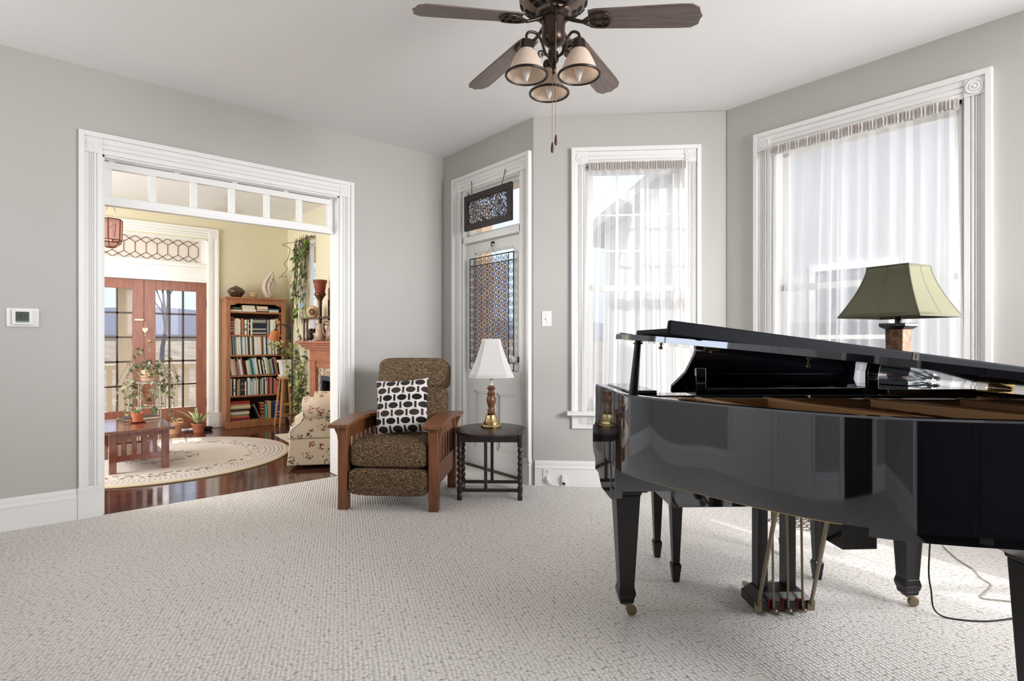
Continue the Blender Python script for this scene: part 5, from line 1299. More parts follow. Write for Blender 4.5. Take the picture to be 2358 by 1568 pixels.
BM['gilt blue'] = banded('gilt_banded_blue_cover', (36, 70, 160), (190, 190, 200), (.02, .05, .085, .12, .18), .005)
BM['titled white'] = banded('titled_white_cover', (232, 228, 222), (90, 80, 74), (.06, .075, .09, .14), .005)
BM['titled black'] = banded('titled_black_cover', (32, 30, 32), (200, 192, 180), (.07, .085, .15, .165), .004)
BM['titled maroon'] = banded('titled_maroon_cover', (120, 40, 62), (214, 170, 160), (.05, .07, .10, .14, .17), .005)
rows = ['', 'second', 'third', 'fourth', 'fifth']
def book_up(color, h, w, d):
    m = MB(); m.box(0, w, 0, d, 0, h); m.cur = 1
    if w > .008: m.box(.0025, w - .0025, .004, d - .002, h, h + .0006)
    return m.build('book', [BM[color], pages], bevel=.0012, seg=1)
def upright(shelf, z, spec, label_row, grp, lean=0.0):
    x = BX0 + .034 + math.sin(R_(lean)) * .262
    for k, (color, h, w) in enumerate(spec):
        bo = book_up(color, h, w, .17)
        bo.location = (x, BY0 + .024, z - .004 + .0004); bo.rotation_euler = (0, R_(-lean), 0)
        x += w / math.cos(R_(lean)) + .0012
        cname = color.replace('gilt ', 'gilt banded ').replace('titled ', 'lettered ')
        tag(bo, '%s %s book, %s from left on the %s shelf' % ('tall' if h > .245 else 'thin' if w < .013 else 'upright', cname, ORD[k], label_row), 'book', grp)
    return x
rnd = random.Random(77)
L2 = [('white', .19, .016), ('titled maroon', .245, .050), ('grey', .20, .010), ('cream', .225, .056), ('white', .21, .014), ('black', .20, .010), ('orange', .225, .026), ('dark brown', .20, .010), ('titled white', .21, .030), ('navy', .225, .010), ('white', .21, .012), ('titled black', .225, .022), ('cream', .22, .024)] + [('gilt navy', .232, .044)] * 4 + [('black', .23, .010), ('grey', .215, .030), ('black', .2, .010), ('white', .21, .010), ('white', .22, .030), ('cream', .22, .032), ('black', .205, .010), ('tan', .235, .026), ('orange', .21, .024), ('dark brown', .2, .020)]
def fit(spec, tot=.685):
    s = sum(w for _, _, w in spec) + .0012 * len(spec); k = tot / s; return [(c, h, w * k) for c, h, w in spec]
upright(1, SHZ[1], fit(L2, .70), 'second', 'books on the second shelf of the bookcase')
cols3 = ['white', 'cream', 'black', 'grey', 'teal', 'grey', 'white', 'cream', 'white', 'teal', 'light blue', 'white', 'cream', 'olive', 'white', 'dark brown', 'teal', 'white', 'grey', 'black', 'cream', 'white', 'white', 'cream', 'white', 'cream', 'tan', 'dark brown', 'tan', 'white', 'white', 'navy', 'light blue', 'white', 'cream', 'mauve', 'pale green', 'white']
L3 = [(c, .255 + rnd.uniform(-.012, .006), rnd.uniform(.011, .019)) for c in cols3]
L3 = fit(L3, .585); xe = upright(2, SHZ[2], L3, 'third', 'books on the third shelf of the bookcase', 2.2)
def tail(z, spec, start, row, grp, x):
    for k, (color, h, w) in enumerate(spec):
        bo = book_up(color, h, w, .17); bo.location = (x, BY0 + .024, z - .0036); x += w + .0012
        tag(bo, '%s %s book, %s from the right end of the %s shelf' % ('tall' if h > .245 else 'upright', color.replace('gilt ', 'gilt banded '), ['third', 'second', 'last'][k - len(spec) + 3] if len(spec) == 3 else ['second', 'last'][k], row), 'book', grp)
tail(SHZ[2], [('cream', .2, .022), ('gilt navy', .22, .030), ('black', .22, .030)], 0, 'third', 'books on the third shelf of the bookcase', xe + .014)
cols4 = ['white', 'cream', 'tan', 'maroon', 'mauve', 'grey', 'white', 'pink', 'black', 'dark brown', 'cream', 'pale green', 'teal', 'light blue', 'white', 'cream', 'black', 'white', 'black', 'white', 'titled black', 'white', 'pale green', 'olive', 'light blue', 'navy', 'coral', 'olive']
L4 = fit([(c, rnd.uniform(.195, .25), rnd.uniform(.013, .028)) for c in cols4], .615); upright(3, SHZ[3], L4, 'fourth', 'books on the fourth shelf of the bookcase', 8.5)
cols5 = ['white', 'cream', 'black', 'titled white', 'black', 'tan', 'grey', 'black', 'titled black', 'dark brown', 'titled black', 'white', 'black', 'white', 'white', 'light blue', 'white', 'light blue', 'cream', 'white', 'tan', 'cream', 'black', 'navy', 'light blue', 'grey', 'white', 'black', 'white', 'cream', 'coral', 'dark brown', 'pink', 'black', 'pink', 'pink', 'titled black', 'green', 'black']
L5 = fit([(c, rnd.uniform(.185, .245), rnd.uniform(.010, .022) * (1.6 if c in ('pink', 'coral') else 1)) for c in cols5], .69); upright(4, SHZ[4], L5, 'fifth', 'books on the fifth shelf of the bookcase')
def stack(z, x0, spec, where, grp, y=BY0 + .026):
    zz = z - .004; n = len(spec)
    for k, (color, ln_, th_, dx) in enumerate(spec):
        m = MB(); m.box(0, ln_, 0, .16, 0, th_); m.cur = 1; m.box(-.0004, 0, .004, .156, .003, th_ - .003); m.box(ln_, ln_ + .0004, .004, .156, .003, th_ - .003)
        bo = m.build('book', [BM[color], pages], bevel=.001, seg=1); bo.location = (x0 + dx, y, zz + .0004); zz += th_ + .0008
        pos = 'bottom' if k == 0 else 'top' if k == n - 1 else ORD[k] + ' from bottom'
        tag(bo, 'flat %s book, %s of the %s' % (color.replace('titled', 'lettered'), pos, where), 'book', grp)
sx = BX0 + .036
stack(SHZ[0], sx, [('white', .165, .022, 0), ('dark brown', .155, .014, 0), ('green', .10, .014, .055), ('black', .15, .008, 0)], 'top shelf stack at the left end', 'books lying on the top shelf of the bookcase')
stack(SHZ[0], sx + .175, [('titled white', .175, .036, 0), ('cream', .16, .028, 0), ('cream', .155, .020, .002)], 'second stack from left, top shelf', 'books lying on the top shelf of the bookcase')
stack(SHZ[0], sx + .365, [('dark brown', .14, .014, 0), ('cream', .15, .012, 0), ('tan', .14, .020, .002), ('white', .14, .022, .004), ('tan', .155, .012, -.012)], 'third stack from left, top shelf', 'books lying on the top shelf of the bookcase')
stack(SHZ[0], sx + .525, [('cream', .13, .020, 0), ('light blue', .135, .016, 0), ('teal', .135, .012, .004)], 'top shelf stack at the right end', 'books lying on the top shelf of the bookcase')
stack(SHZ[5], sx, [('maroon', .27, .038, 0), ('coral', .265, .018, 0), ('olive', .255, .026, 0), ('cream', .265, .032, 0), ('grey', .25, .012, 0), ('black', .275, .026, 0), ('tan', .27, .018, .008), ('cream', .265, .026, .012), ('tan', .265, .022, .002), ('red', .27, .020, 0), ('red', .27, .020, 0)], 'tall stack on the bottom shelf', 'books lying in the bottom shelf stack')
for k, (c, h) in enumerate((('black', .20), ('grey', .215))):
    bo = book_up(c, h, .012, .16); bo.location = (sx + .385 + .016 * k, BY0 + .026, SHZ[5] - .0036); bo.rotation_euler = (0, R_(-22), 0)
    tag(bo, 'thin %s book leaning by itself in the middle of the bottom shelf' % c, 'book', 'upright books on the bottom shelf')
x = sx + .415
for k, (c, h, w) in enumerate((('gilt red', .225, .048), ('turquoise', .20, .030), ('tan', .24, .044), ('navy', .225, .034), ('gilt blue', .228, .036), ('royal blue', .232, .038))):
    bo = book_up(c, h, w, .17); bo.location = (x, BY0 + .026, SHZ[5] - .0036); x += w + .008
    tag(bo, '%s book standing upright on the bottom shelf' % {'gilt red': 'thick gilt banded red', 'turquoise': 'short turquoise', 'tan': 'thick tan', 'navy': 'dark navy', 'gilt blue': 'gilt banded blue', 'royal blue': 'plain royal blue'}[c], 'book', 'upright books on the bottom shelf')
# vases and sculpture on top of the bookcase
b = MB(); b.lathe([(.052, 0), (.075, .02), (.110, .075), (.112, .09), (.085, .125), (.045, .150), (.020, .156), (.018, .164), (.012, .166)], 40)
t = NT('brown_dimpled_glaze'); o = t.obj(); vo = t.n('ShaderNodeTexVoronoi'); vo.inputs['Scale'].default_value = 34; t.l(o, vo.inputs['Vector'])
v1 = b.build('vase', t.done(t.pbsdf(t.ramp(vo.outputs['Distance'], [(.1, lin((120, 88, 66))), (.5, lin((62, 40, 30)))]), .15, 0, 1.6, vo.outputs['Distance'], .5, .006)), loc=(2.04, 8.29, 1.7965), smooth=60); tag(v1, 'round dark brown dimpled vase on top of the bookcase', 'vase')
vj = thing('lidded_jar', 'small round cream jar with a dark band on top of the bookcase', 'jar', (2.26, 8.28, 1.7965), 0)
b = MB(); b.lathe([(.035, 0), (.052, .02), (.058, .045), (.052, .068), (.035, .082), (.004, .086)], 32); b.build('body', plain('cream_glaze', (206, 178, 130), .3), vj, smooth=60)
b = MB(); b.tube([(.0575 * math.cos(2 * PI * j / 32), .0575 * math.sin(2 * PI * j / 32), .050) for j in range(32)], .003, 6, closed=True); b.build('dark_band', plain('brown_glaze', (110, 78, 50), .3), vj); b = MB(); b.lathe([(.008, .083), (.005, .092), (.002, .096)], 12); b.build('lid_knob', plain('brown_glaze', (110, 78, 50), .3), vj)
sc0 = thing('sculpture', 'tall pale stone abstract figure sculpture on top of the bookcase', 'sculpture', (2.47, 8.29, 1.7965), R_(-8))
b = MB(); b.box(-.065, .065, -.04, .04, 0, .022); b.build('base', plain('taupe_stone_base', (168, 146, 124), .6), sc0, bevel=.003)
stn = plain('pale_carved_stone', (206, 190, 176), .6, bump=.12, bscale=50)
def fig(u, v):
    z = .02 + .40 * u; w_ = .098 * math.sin(PI * min(1, .13 + u * .87)) ** .9 * (1 - .18 * u) ; cx = -.005 + .055 * u ** 2.2
    a = 2 * PI * v; return (cx + w_ * math.cos(a), .046 * (1 - .4 * u) * math.sin(a), z)
b = MB(); b.loft([[fig(i / 22, j / 28) for j in range(28)] for i in range(23)]); b.build('figure', stn, sc0, smooth=60)
b = MB(); b.tube(curve_pts([(-.02, -.046, .05), (-.055, -.044, .15), (-.035, -.040, .26), (.02, -.034, .35), (.055, -.03, .40)], 6), .010, 8); b.tube(curve_pts([(.02, -.046, .06), (.0, -.048, .16), (.02, -.042, .27), (.045, -.036, .33)], 6), .007, 8); b.tube(curve_pts([(.025, -.042, .31), (.035, -.05, .25), (.085, -.03, .215), (.115, -.01, .222)], 6), .009, 8); b.tube([(.115, -.01, .222), (.03, -.046, .165)], .008, 8)
b.superbox(.045, -.04, .325, .018, .012, .045, .9, .9, 16, 12); b.build('carved_drapery', stn, sc0, smooth=60)
# ================================================================== corner by the window: stool, planter, vines, floor lamp
stl = thing('wooden_stool', 'light wood splay legged stool holding a white planter beside the bookcase', 'stool', (2.615, 8.00, -.004), 0)
lw_ = wood('light_oak_stool', (172, 116, 68), (204, 150, 98), .4, (12, 12, 2))
b = MB(); b.lathe([(.10, .66), (.118, .665), (.12, .685), (.11, .692), (.002, .692)], 28); b.build('seat', lw_, stl, smooth=40)
FT = []
for sx in (-1, 1):
    for sy in (-1, 1):
        p0 = Vector((sx * .115, sy * .115, 0)); p1 = Vector((sx * .06, sy * .06, .67)); FT.append((p0, p1)); MB().tube([p0, p0.lerp(p1, .5), p1], [.013, .016, .013], 10).build('leg', lw_, stl)
for (i, j, k) in ((0, 1, .30), (2, 3, .30), (0, 2, .22), (1, 3, .22), (0, 2, .45), (1, 3, .45)): MB().tube([FT[i][0].lerp(FT[i][1], k), FT[j][0].lerp(FT[j][1], k)], .008, 8).build('rung', lw_, stl)
pln = thing('potted_plant', 'white square planter with a leafy plant standing on the light wood stool', 'potted plant', (2.615, 8.00, .688), 0)
b = MB(); b.taper(0, 0, 0, .075, .075, .03, .085, .085); b.taper(0, 0, .03, .062, .062, .20, .078, .078); b.taper(0, 0, .20, .092, .092, .235, .098, .098); b.taper(0, 0, .235, .085, .085, .24, .085, .085); b.build('planter', plain('chalk_white_ceramic', (222, 218, 208), .5), pln, bevel=.004)
rnd = random.Random(31); b = MB(); m2 = MB()
for k in range(22):
    a = rnd.uniform(0, 2 * PI); L_ = rnd.uniform(.14, .34); d = Vector((math.cos(a) * .55, math.sin(a) * .55, rnd.uniform(.5, 1.2))).normalized(); p = Vector((0, 0, .23)); e = p + d * L_; e.x = min(e.x, .05); e.y = min(e.y, .06); d.x = min(d.x, .05)
    m2.tube([p, (p + e) / 2 + Vector((0, 0, .02)), e], .0035, 5); leaf(b, e, Vector((d.x, d.y - .3, -.2)), rnd.uniform(.08, .12), .06, Vector((0, -.7, .7)))
    leaf(b, (p + e) / 2, Vector((-abs(d.y), d.x - .3, .1)), .08, .05, Vector((0, -.7, .7)))
m2.build('stems', stem_mat, pln); b.build('foliage', yellow_leaf, pln, smooth=0)

vn = thing('hanging_vine', 'long green vine trailing down in front of the narrow window by the fireplace', 'plant', (2.70, 7.58, 2.60), 0)
rnd = random.Random(41); sm = MB(); l1 = MB(); l2 = MB()
b = MB(); b.tube([(.03, -.26, .0), (.03, .30, .0)], .006, 6); b.tube([(.03, -.2, 0), (.085, -.2, 0)], .005, 6); b.tube([(.03, .22, 0), (.085, .22, 0)], .005, 6); b.build('support_rod', iron, vn)
for k in range(34):
    y = rnd.uniform(-.22, .26); x = rnd.uniform(-.05, .05); L_ = rnd.uniform(.5, 1.38); P = [Vector((x, y, rnd.uniform(-.02, .03)))]
    n_ = int(L_ / .07)
    for q in range(n_): P.append(P[-1] + Vector((rnd.uniform(-.010, .010) - (.003 if P[-1].z > -.9 else -.004), rnd.uniform(-.016, .018), -.07)))
    for p_ in P: p_.x = min(p_.x, .06)
    sm.tube(P, .0028, 5)
    for q in range(1, n_):
        dens = .5 if q < 5 else .24 if q < 11 else .42
        if rnd.random() < dens: leaf(l1 if rnd.random() < .6 else l2, P[q], Vector((rnd.uniform(-.9, .1), rnd.uniform(-1, 1), rnd.uniform(-1.2, -.2))), rnd.uniform(.05, .095), rnd.uniform(.04, .075), Vector((-.8, rnd.uniform(-.5, .2), .4)))
for P in (curve_pts([(-.02, .25, -.02), (-.10, .52, -.03), (-.05, .36, -.10), (-.05, .42, -.22), (-.06, .56, -.30), (-.04, .50, -.38), (-.08, .60, -.46), (-.10, .68, -.50)], 5), curve_pts([(-.08, .60, -.46), (-.10, .48, -.50), (-.08, .40, -.48)], 5)):
    sm.tube(P, .004, 5)
sm.build('stems', stem_mat, vn, smooth=60); l1.build('foliage', green_leaf, vn, smooth=0); l2.build('foliage', dark_leaf, vn, smooth=0)
tp = thing('tall_leafy_plant', 'tall yellow green climbing plant growing from a pot between the stool and the fireplace', 'potted plant', (2.60, 7.50, -.004), 0)
pot('pot', tp, (0, 0, 0), .08, .11, .20, plain('brown_glaze', (110, 78, 50), .3)); b = MB(); b.lathe([(.095, .175), (.002, .18)], 20); b.build('soil', soil, tp)
rnd = random.Random(43); sm = MB(); l1 = MB(); l2 = MB()
for k in range(26):
    a = rnd.uniform(0, 2 * PI); P = [Vector((.05 * math.cos(a), .05 * math.sin(a), .18))]; n_ = rnd.randint(6, 15); tgt = Vector((rnd.uniform(-.13, .13), rnd.uniform(-.16, .22), 0))
    for q in range(n_): P.append(P[-1] + Vector(((tgt.x - P[-1].x) * .16 + rnd.uniform(-.015, .015), (tgt.y - P[-1].y) * .16 + rnd.uniform(-.02, .02), .062)))
    sm.tube(P, .003, 5)
    for q in range(2, n_ + 1):
        if rnd.random() < .62: leaf(l1 if rnd.random() < .62 else l2, P[q], Vector((rnd.uniform(-1, .5), rnd.uniform(-1, .6), rnd.uniform(-.9, .2))), rnd.uniform(.05, .085), rnd.uniform(.04, .065), Vector((-.6, -.6, .5)))
sm.build('stems', stem_mat, tp, smooth=60); l1.build('foliage', yellow_leaf, tp, smooth=0); l2.build('foliage', dark_leaf, tp, smooth=0)

flp = rd(-2.885, 7.2)
fl_ = thing('floor_lamp', 'black iron bridge floor lamp with an amber glass shade in front of the bookcase', 'floor lamp', (flp[0], flp[1], -.004), VIEW_ROT)
b = MB(); b.lathe([(.115, 0), (.118, .010), (.10, .018), (.05, .028), (.02, .045)], 32); b.build('base', plain('blue_black_iron', (44, 48, 62), .4, .5), fl_)
MB().tube([(0, 0, .02), (0, 0, 1.45)], .0085, 10).build('pole', iron, fl_)
b = MB(); b.tube([(0, 0, 1.41), (-.19, 0, 1.412)], .007, 8); b.tube(curve_pts([(-.12, 0, 1.405), (-.08, 0, 1.38), (-.035, 0, 1.31), (-.008, 0, 1.17)], 8), .005, 6)
for q in range(5): f_ = .2 + .16 * q; b.tube([(-.115 * (1 - f_), 0, 1.405), (-.01, 0, 1.40 - .2 * f_)], .003, 5); b.tube([(-.10 * (1 - f_), 0, 1.40), (-.09 * (1 - f_) - .005, 0, 1.40 - .19 * f_)], .003, 5)
b.lathe([(.012, 1.44), (.014, 1.452), (.006, 1.462), (.003, 1.47)], 12); b.build('bridge_arm', iron, fl_)
M_ = Matrix.Translation((-.195, 0, 1.405)) @ Matrix.Rotation(R_(14), 4, 'Y')
b = MB(); b.tube([(0, 0, .01), (0, 0, -.05)], .009, 8); b.ball((0, 0, -.012), .014, 8); b.lathe([(.012, -.05), (.026, -.062), (.024, -.075)], 16); b.xform(M_); sk = b.build('socket', iron, fl_)
b = MB(); b.lathe([(.025, -.07), (.045, -.085), (.060, -.12), (.066, -.165), (.064, -.205), (.061, -.205), (.063, -.165), (.056, -.12), (.042, -.09), (.022, -.074)], 28, cap=False); b.xform(M_); b.build('glass_shade', frosted('amber_glass', (232, 166, 118), .22, .45), sk, smooth=60)

# ================================================================== fireplace (frame on the hearth wall: x runs toward the opening, room on -y)
man = wood('red_brown_mantel_oak', (146, 90, 66), (180, 120, 92), .32, (2, 10, 10)); man_d = wood('dark_mantel_oak', (72, 40, 28), (98, 58, 40), .3, (10, 10, 2))
fp_ = thing('fireplace', 'red brown oak fireplace mantel with tiled surround and mirrored overmantel', 'fireplace', (2.79, 7.15, -.004), R_(-90))
E_ = 1.42
b = MB(); b.box(0, E_, -.335, 0, 1.17, 1.20); b.box(.03, E_ - .03, -.305, 0, 1.145, 1.17); b.box(.055, E_ - .055, -.285, 0, 1.115, 1.145); b.box(.09, E_ - .09, -.25, 0, 1.085, 1.115); b.build('mantel_shelf', man, fp_, bevel=.006)
b = MB(); b.box(.15, E_ - .15, -.21, 0, .96, 1.085); b.box(.14, E_ - .14, -.222, 0, .945, .962); b.box(.30, E_ - .30, -.226, -.2, .947, .957); b.build('frieze', man, fp_, bevel=.003)
for x0, x1 in ((.15, .34), (E_ - .34, E_ - .15)):
    b = MB(); b.box(x0, x1, -.21, 0, 0, .945); b.box(x0 + .04, x0 + .06, -.216, -.2, .12, .90); b.box(x1 - .06, x1 - .04, -.216, -.2, .12, .90); b.box(x0 - .01, x1 + .01, -.225, 0, 0, .10); b.build('pilaster', man, fp_, bevel=.003)
b = MB(); b.box(.34, E_ - .34, -.195, 0, .87, .945); b.build('lintel_board', man, fp_, bevel=.003)
t = NT('mottled_relief_tile'); o = t.obj(); nz = t.noise(t.map(o, (34, 20, 18)), 1.0, 3, .6, 1.5)
tile = t.done(t.pbsdf(t.ramp(nz.outputs[0], [(.38, lin((104, 74, 58))), (.5, lin((172, 150, 130))), (.64, lin((224, 214, 202)))]), .15, 0, 1.6, nz.outputs[0], .6, .006))
b = MB(); b.box(.34, .455, -.17, 0, 0, .87); b.box(E_ - .455, E_ - .34, -.17, 0, 0, .87); b.box(.455, E_ - .455, -.17, 0, .77, .87); b.build('tile_surround', tile, fp_, smooth=0)
b = MB(); b.box(.455, E_ - .455, -.185, -.15, .715, .772); b.box(.455, .50, -.185, -.15, 0, .72); b.box(E_ - .50, E_ - .455, -.185, -.15, 0, .72); b.build('firebox_frame', plain('blue_grey_iron', (76, 78, 96), .4, .5), fp_, bevel=.003)
b = MB(); b.box(.50, E_ - .50, -.05, -.04, 0, .72); b.box(.50, .51, -.15, -.05, 0, .72); b.box(E_ - .51, E_ - .50, -.15, -.05, 0, .72); b.box(.5, E_ - .5, -.15, -.05, .71, .72); b.build('firebox', plain('sooty_firebox', (18, 15, 14), .9), fp_, smooth=0)
b = MB(); b.prism([(.36, 1.20), (E_ - .36, 1.20), (E_ - .36, 1.86), (E_ / 2, 1.96), (.36, 1.86)], -.05, 0, 'xz'); b.build('overmantel_panel', man, fp_, bevel=.003)
b = MB(); b.superbox(.47, -.052, 1.79, .025, .012, .035, .9, .9, 16, 10); b.tube(spiral(.47, 1.75, .03, 1.2, -.052), .005, 6); b.build('carved_ornament', man_d, fp_)
b = MB(); b.box(.40, E_ - .40, -.056, -.045, 1.42, 1.70); b.build('mirror', plain('mirror_silver', (225, 225, 225), .04, 1.0), fp_, smooth=0)
b = MB(); b.box(.385, .40, -.065, -.04, 1.40, 1.72); b.box(E_ - .40, E_ - .385, -.065, -.04, 1.40, 1.72); b.box(.385, E_ - .385, -.065, -.04, 1.70, 1.72); b.build('mirror_frame', man_d, fp_)
for x in (.34, E_ - .34):
    b = MB(); b.lathe([(.030, 1.20), (.034, 1.225), (.022, 1.245), (.024, 1.26), (.024, 1.66), (.028, 1.675), (.024, 1.69), (.034, 1.72), (.05, 1.75), (.062, 1.765), (.07, 1.77), (.07, 1.785), (.002, 1.785)], 24, (x, -.145, 0)); b.build('column', man_d, fp_, smooth=40)
b = MB(); b.box(.03, E_ - .03, -.275, -.05, 1.472, 1.488); b.build('upper_shelf', man_d, fp_, bevel=.003)
for x, y in ((.075, -.25), (.115, -.225), (E_ - .08, -.25)):
    b = MB(); b.lathe([(.016, 1.20), (.018, 1.22), (.010, 1.24), (.012, 1.34), (.010, 1.44), (.018, 1.46), (.016, 1.472)], 14, (x, y, 0)); b.build('shelf_post', man_d, fp_, smooth=50)
def on_mantel(x, y, z): return (2.79 + y, 7.15 - x, z - .004)
fpt = thing('flower_pot', 'empty red clay flower pot on top of the mantel column', 'flower pot', on_mantel(.34, -.145, 1.785), 0)
pot('pot', fpt, (0, 0, .012), .058, .078, .165, terracotta_dark); b = MB(); b.lathe([(.062, 0), (.072, .014), (.06, .014)], 24); b.build('saucer', terracotta_dark, fpt)
fk = thing('round_flask', 'round cream and tan pottery flask with a dark flower on the upper mantel shelf', 'pottery', on_mantel(.155, -.165, 1.488), R_(-40))
b = MB(); b.superbox(0, 0, .082, .078, .045, .080, 1, 1, 28, 18); b.build('body', plain('cream_tan_pottery', (208, 178, 136), .4), fk, smooth=60)
b = MB()
for j in range(6): b.superbox(.028 * math.cos(PI / 3 * j), -.042, .08 + .028 * math.sin(PI / 3 * j), .018, .008, .018, 1, 1, 10, 8)
b.build('flower_relief', plain('brown_relief', (104, 68, 42), .5), fk, smooth=60); b = MB(); b.ball((0, -.047, .08), .012, 8); b.build('flower_center', plain('tan_relief', (214, 186, 140), .5), fk)
def pitcher(name, label, pos, k, rot, mat):
    p = thing(name, label, 'pitcher', pos, rot, 'pottery pitchers on the mantel')
    b = MB(); b.lathe([(.048 * k, 0), (.066 * k, .03 * k), (.070 * k, .07 * k), (.058 * k, .12 * k), (.044 * k, .155 * k), (.048 * k, .19 * k), (.052 * k, .20 * k), (.047 * k, .20 * k), (.04 * k, .16 * k)], 28); b.build('body', mat, p, smooth=60)
    b = MB(); b.tube(curve_pts([(.046 * k, 0, .185 * k), (.085 * k, 0, .18 * k), (.098 * k, 0, .13 * k), (.085 * k, 0, .07 * k), (.066 * k, 0, .05 * k)], 6), .008 * k, 8); b.build('handle', mat, p)
    b = MB(); b.taper(-.05 * k, 0, .17 * k, .006, .012 * k, .205 * k, .010, .016 * k, -.062 * k, 0); b.build('spout', mat, p)
pitcher('pitcher', 'tan stoneware pitcher standing on a pale saucer on the mantel shelf', on_mantel(.50, -.20, 1.212), 1.0, R_(-40), plain('tan_stoneware', (184, 158, 134), .35))
pitcher('pitcher', 'taller brown pitcher standing behind the tan pitcher on the mantel', on_mantel(.66, -.11, 1.20), 1.25, R_(140), plain('mauve_brown_stoneware', (150, 122, 112), .35))
b = MB(); b.lathe([(.055, 0), (.088, .010), (.086, .012), (.05, .006)], 28); sa = b.build('saucer', plain('pale_saucer', (226, 214, 202), .3), loc=on_mantel(.50, -.20, 1.20)); tag(sa, 'pale saucer under the tan pitcher on the mantel', 'saucer')
gb = thing('glass_figurine', 'sparkling dark glass figurine on the left end of the mantel shelf', 'figurine', on_mantel(.20, -.22, 1.20), 0)
b = MB(); rnd = random.Random(9)
b.superbox(0, 0, .05, .05, .05, .05, .9, .9, 9, 6); b.superbox(.01, -.01, .12, .035, .03, .04, .9, .9, 8, 6); b.taper(.02, -.05, .10, .02, .03, .16, .004, .006, .03, -.08); b.build('body', plain('faceted_smoked_glass', (92, 80, 74), .08, .6, 1.7), gb, smooth=0)
gb2 = thing('glass_figurine', 'small clear faceted glass ornament beside the shelf post on the mantel', 'figurine', on_mantel(.03, -.29, 1.20), 0)
b = MB(); b.superbox(0, 0, .03, .03, .03, .03, .9, .9, 8, 6); b.taper(0, 0, .05, .02, .02, .085, .004, .004); b.build('body', plain('faceted_clear_glass', (196, 186, 176), .06, .5, 1.7), gb2, smooth=0)

# ================================================================== floral armchair
t = NT('floral_print_fabric'); o = t.obj()
vo = t.n('ShaderNodeTexVoronoi'); vo.inputs['Scale'].default_value = 11.5; vo.inputs['Randomness'].default_value = .8; t.l(o, vo.inputs['Vector'])
nz = t.noise(o, 42, 3, .6, 1.0); n2 = t.noise(o, 26, 1)
v2 = t.n('ShaderNodeTexVoronoi'); v2.inputs['Scale'].default_value = 50; t.l(o, v2.inputs['Vector'])
petal = t.math('LESS_THAN', v2.outputs['Distance'], .47)
blob = t.math('MULTIPLY', t.math('MULTIPLY', t.math('LESS_THAN', vo.outputs['Distance'], .42), petal), t.math('GREATER_THAN', nz.outputs[0], .40))
sprig = t.math('MULTIPLY', t.math('LESS_THAN', vo.outputs['Distance'], .50), t.math('LESS_THAN', t.math('ABSOLUTE', t.math('SUBTRACT', n2.outputs[0], .5)), .011))
se = t.n('ShaderNodeSeparateColor'); t.l(vo.outputs['Color'], se.inputs[0])
mot = t.ramp(se.outputs[0], [(0, lin((92, 72, 60))), (.3, lin((128, 62, 54))), (.5, lin((104, 86, 68))), (.72, lin((150, 92, 80))), (.86, lin((82, 70, 58)))], 'CONSTANT')
c = t.mix(t.math('MAXIMUM', blob, sprig), lin((218, 199, 174)), mot); wv = t.noise(o, 260, 2)
floral = t.done(t.pbsdf(c, .9, 0, 1.3, wv.outputs[0], .25, .002)); piping = plain('white_cord_piping', (236, 230, 222), .8)
ca = rd(-2.08, 5.12)
fc = thing('floral_armchair', 'cream floral skirted armchair with rolled arm seen past the opening jamb', 'armchair', (ca[0], ca[1], -.004), R_(-30.5))
b = MB()
n_ = 30
def skirt_ring(z, fl_out): 
    return [(-fl_out, -fl_out, z), (.64 + fl_out, -fl_out, z), (.64 + fl_out, .70 + fl_out, z), (-fl_out, .70 + fl_out, z)]
b.loft([skirt_ring(.035, .018), skirt_ring(.17, .006), skirt_ring(.285, .0)]); b.build('skirt', floral, fc, bevel=.012, seg=3)
b = MB(); b.box(.004, .636, .004, .696, .283, .42); b.build('seat_base', floral, fc, bevel=.015, seg=3)
b = MB(); b.tube([(-.002, -.002, .285), (.642, -.002, .285), (.642, .702, .285), (-.002, .702, .285)], .005, 6, closed=True); b.build('piping', floral, fc)
for y0, y1, sg in ((.0, .13, -1), (.57, .70, 1)):
    b = MB(); b.prism([(.004, .285), (.64, .285), (.64, .60), (.15, .60), (.13, .50), (.085, .43), (.02, .375), (.004, .35)], y0, y1, 'xz'); ar = b.build('arm', floral, fc, bevel=.012, seg=3)
    b = MB(); yc = (y0 + y1) / 2 + sg * .018; b.loft([[(x, yc + .088 * k * math.cos(2 * PI * j / 32), .562 + .108 * k * math.sin(2 * PI * j / 32)) for j in range(32)] for x, k in ((.122, .55), (.124, .86), (.132, .96), (.15, 1), (.60, 1), (.635, .95), (.64, .8))]); b.build('arm_roll', floral, ar, smooth=50)
    b = MB(); yo_ = y0 - .003 if sg < 0 else y1 + .003; b.tube(curve_pts([(.008, yo_, .30), (.006, yo_, .35), (.03, yo_, .385), (.09, yo_, .435), (.125, yo_, .49)], 5), .006, 6); b.tube([(.127, yc + .083 * math.cos(2 * PI * j / 28), .562 + .102 * math.sin(2 * PI * j / 28)) for j in range(29)], .006, 6); b.build('arm_piping', piping, ar)
b = MB(); b.superbox(.30, .35, .43, .29, .215, .065, .4, .2, 36, 16); b.build('seat_cushion', floral, fc, smooth=70)
b = MB(); b.tube(curve_pts([(.02, .14, .45), (.005, .35, .45), (.02, .56, .45)], 6), .006, 6); b.build('seat_piping', piping, fc)
b = MB(); b.superbox(.545, .35, .56, .11, .30, .215, .4, .3, 36, 20); bk_ = b.build('backrest', floral, fc, smooth=70)

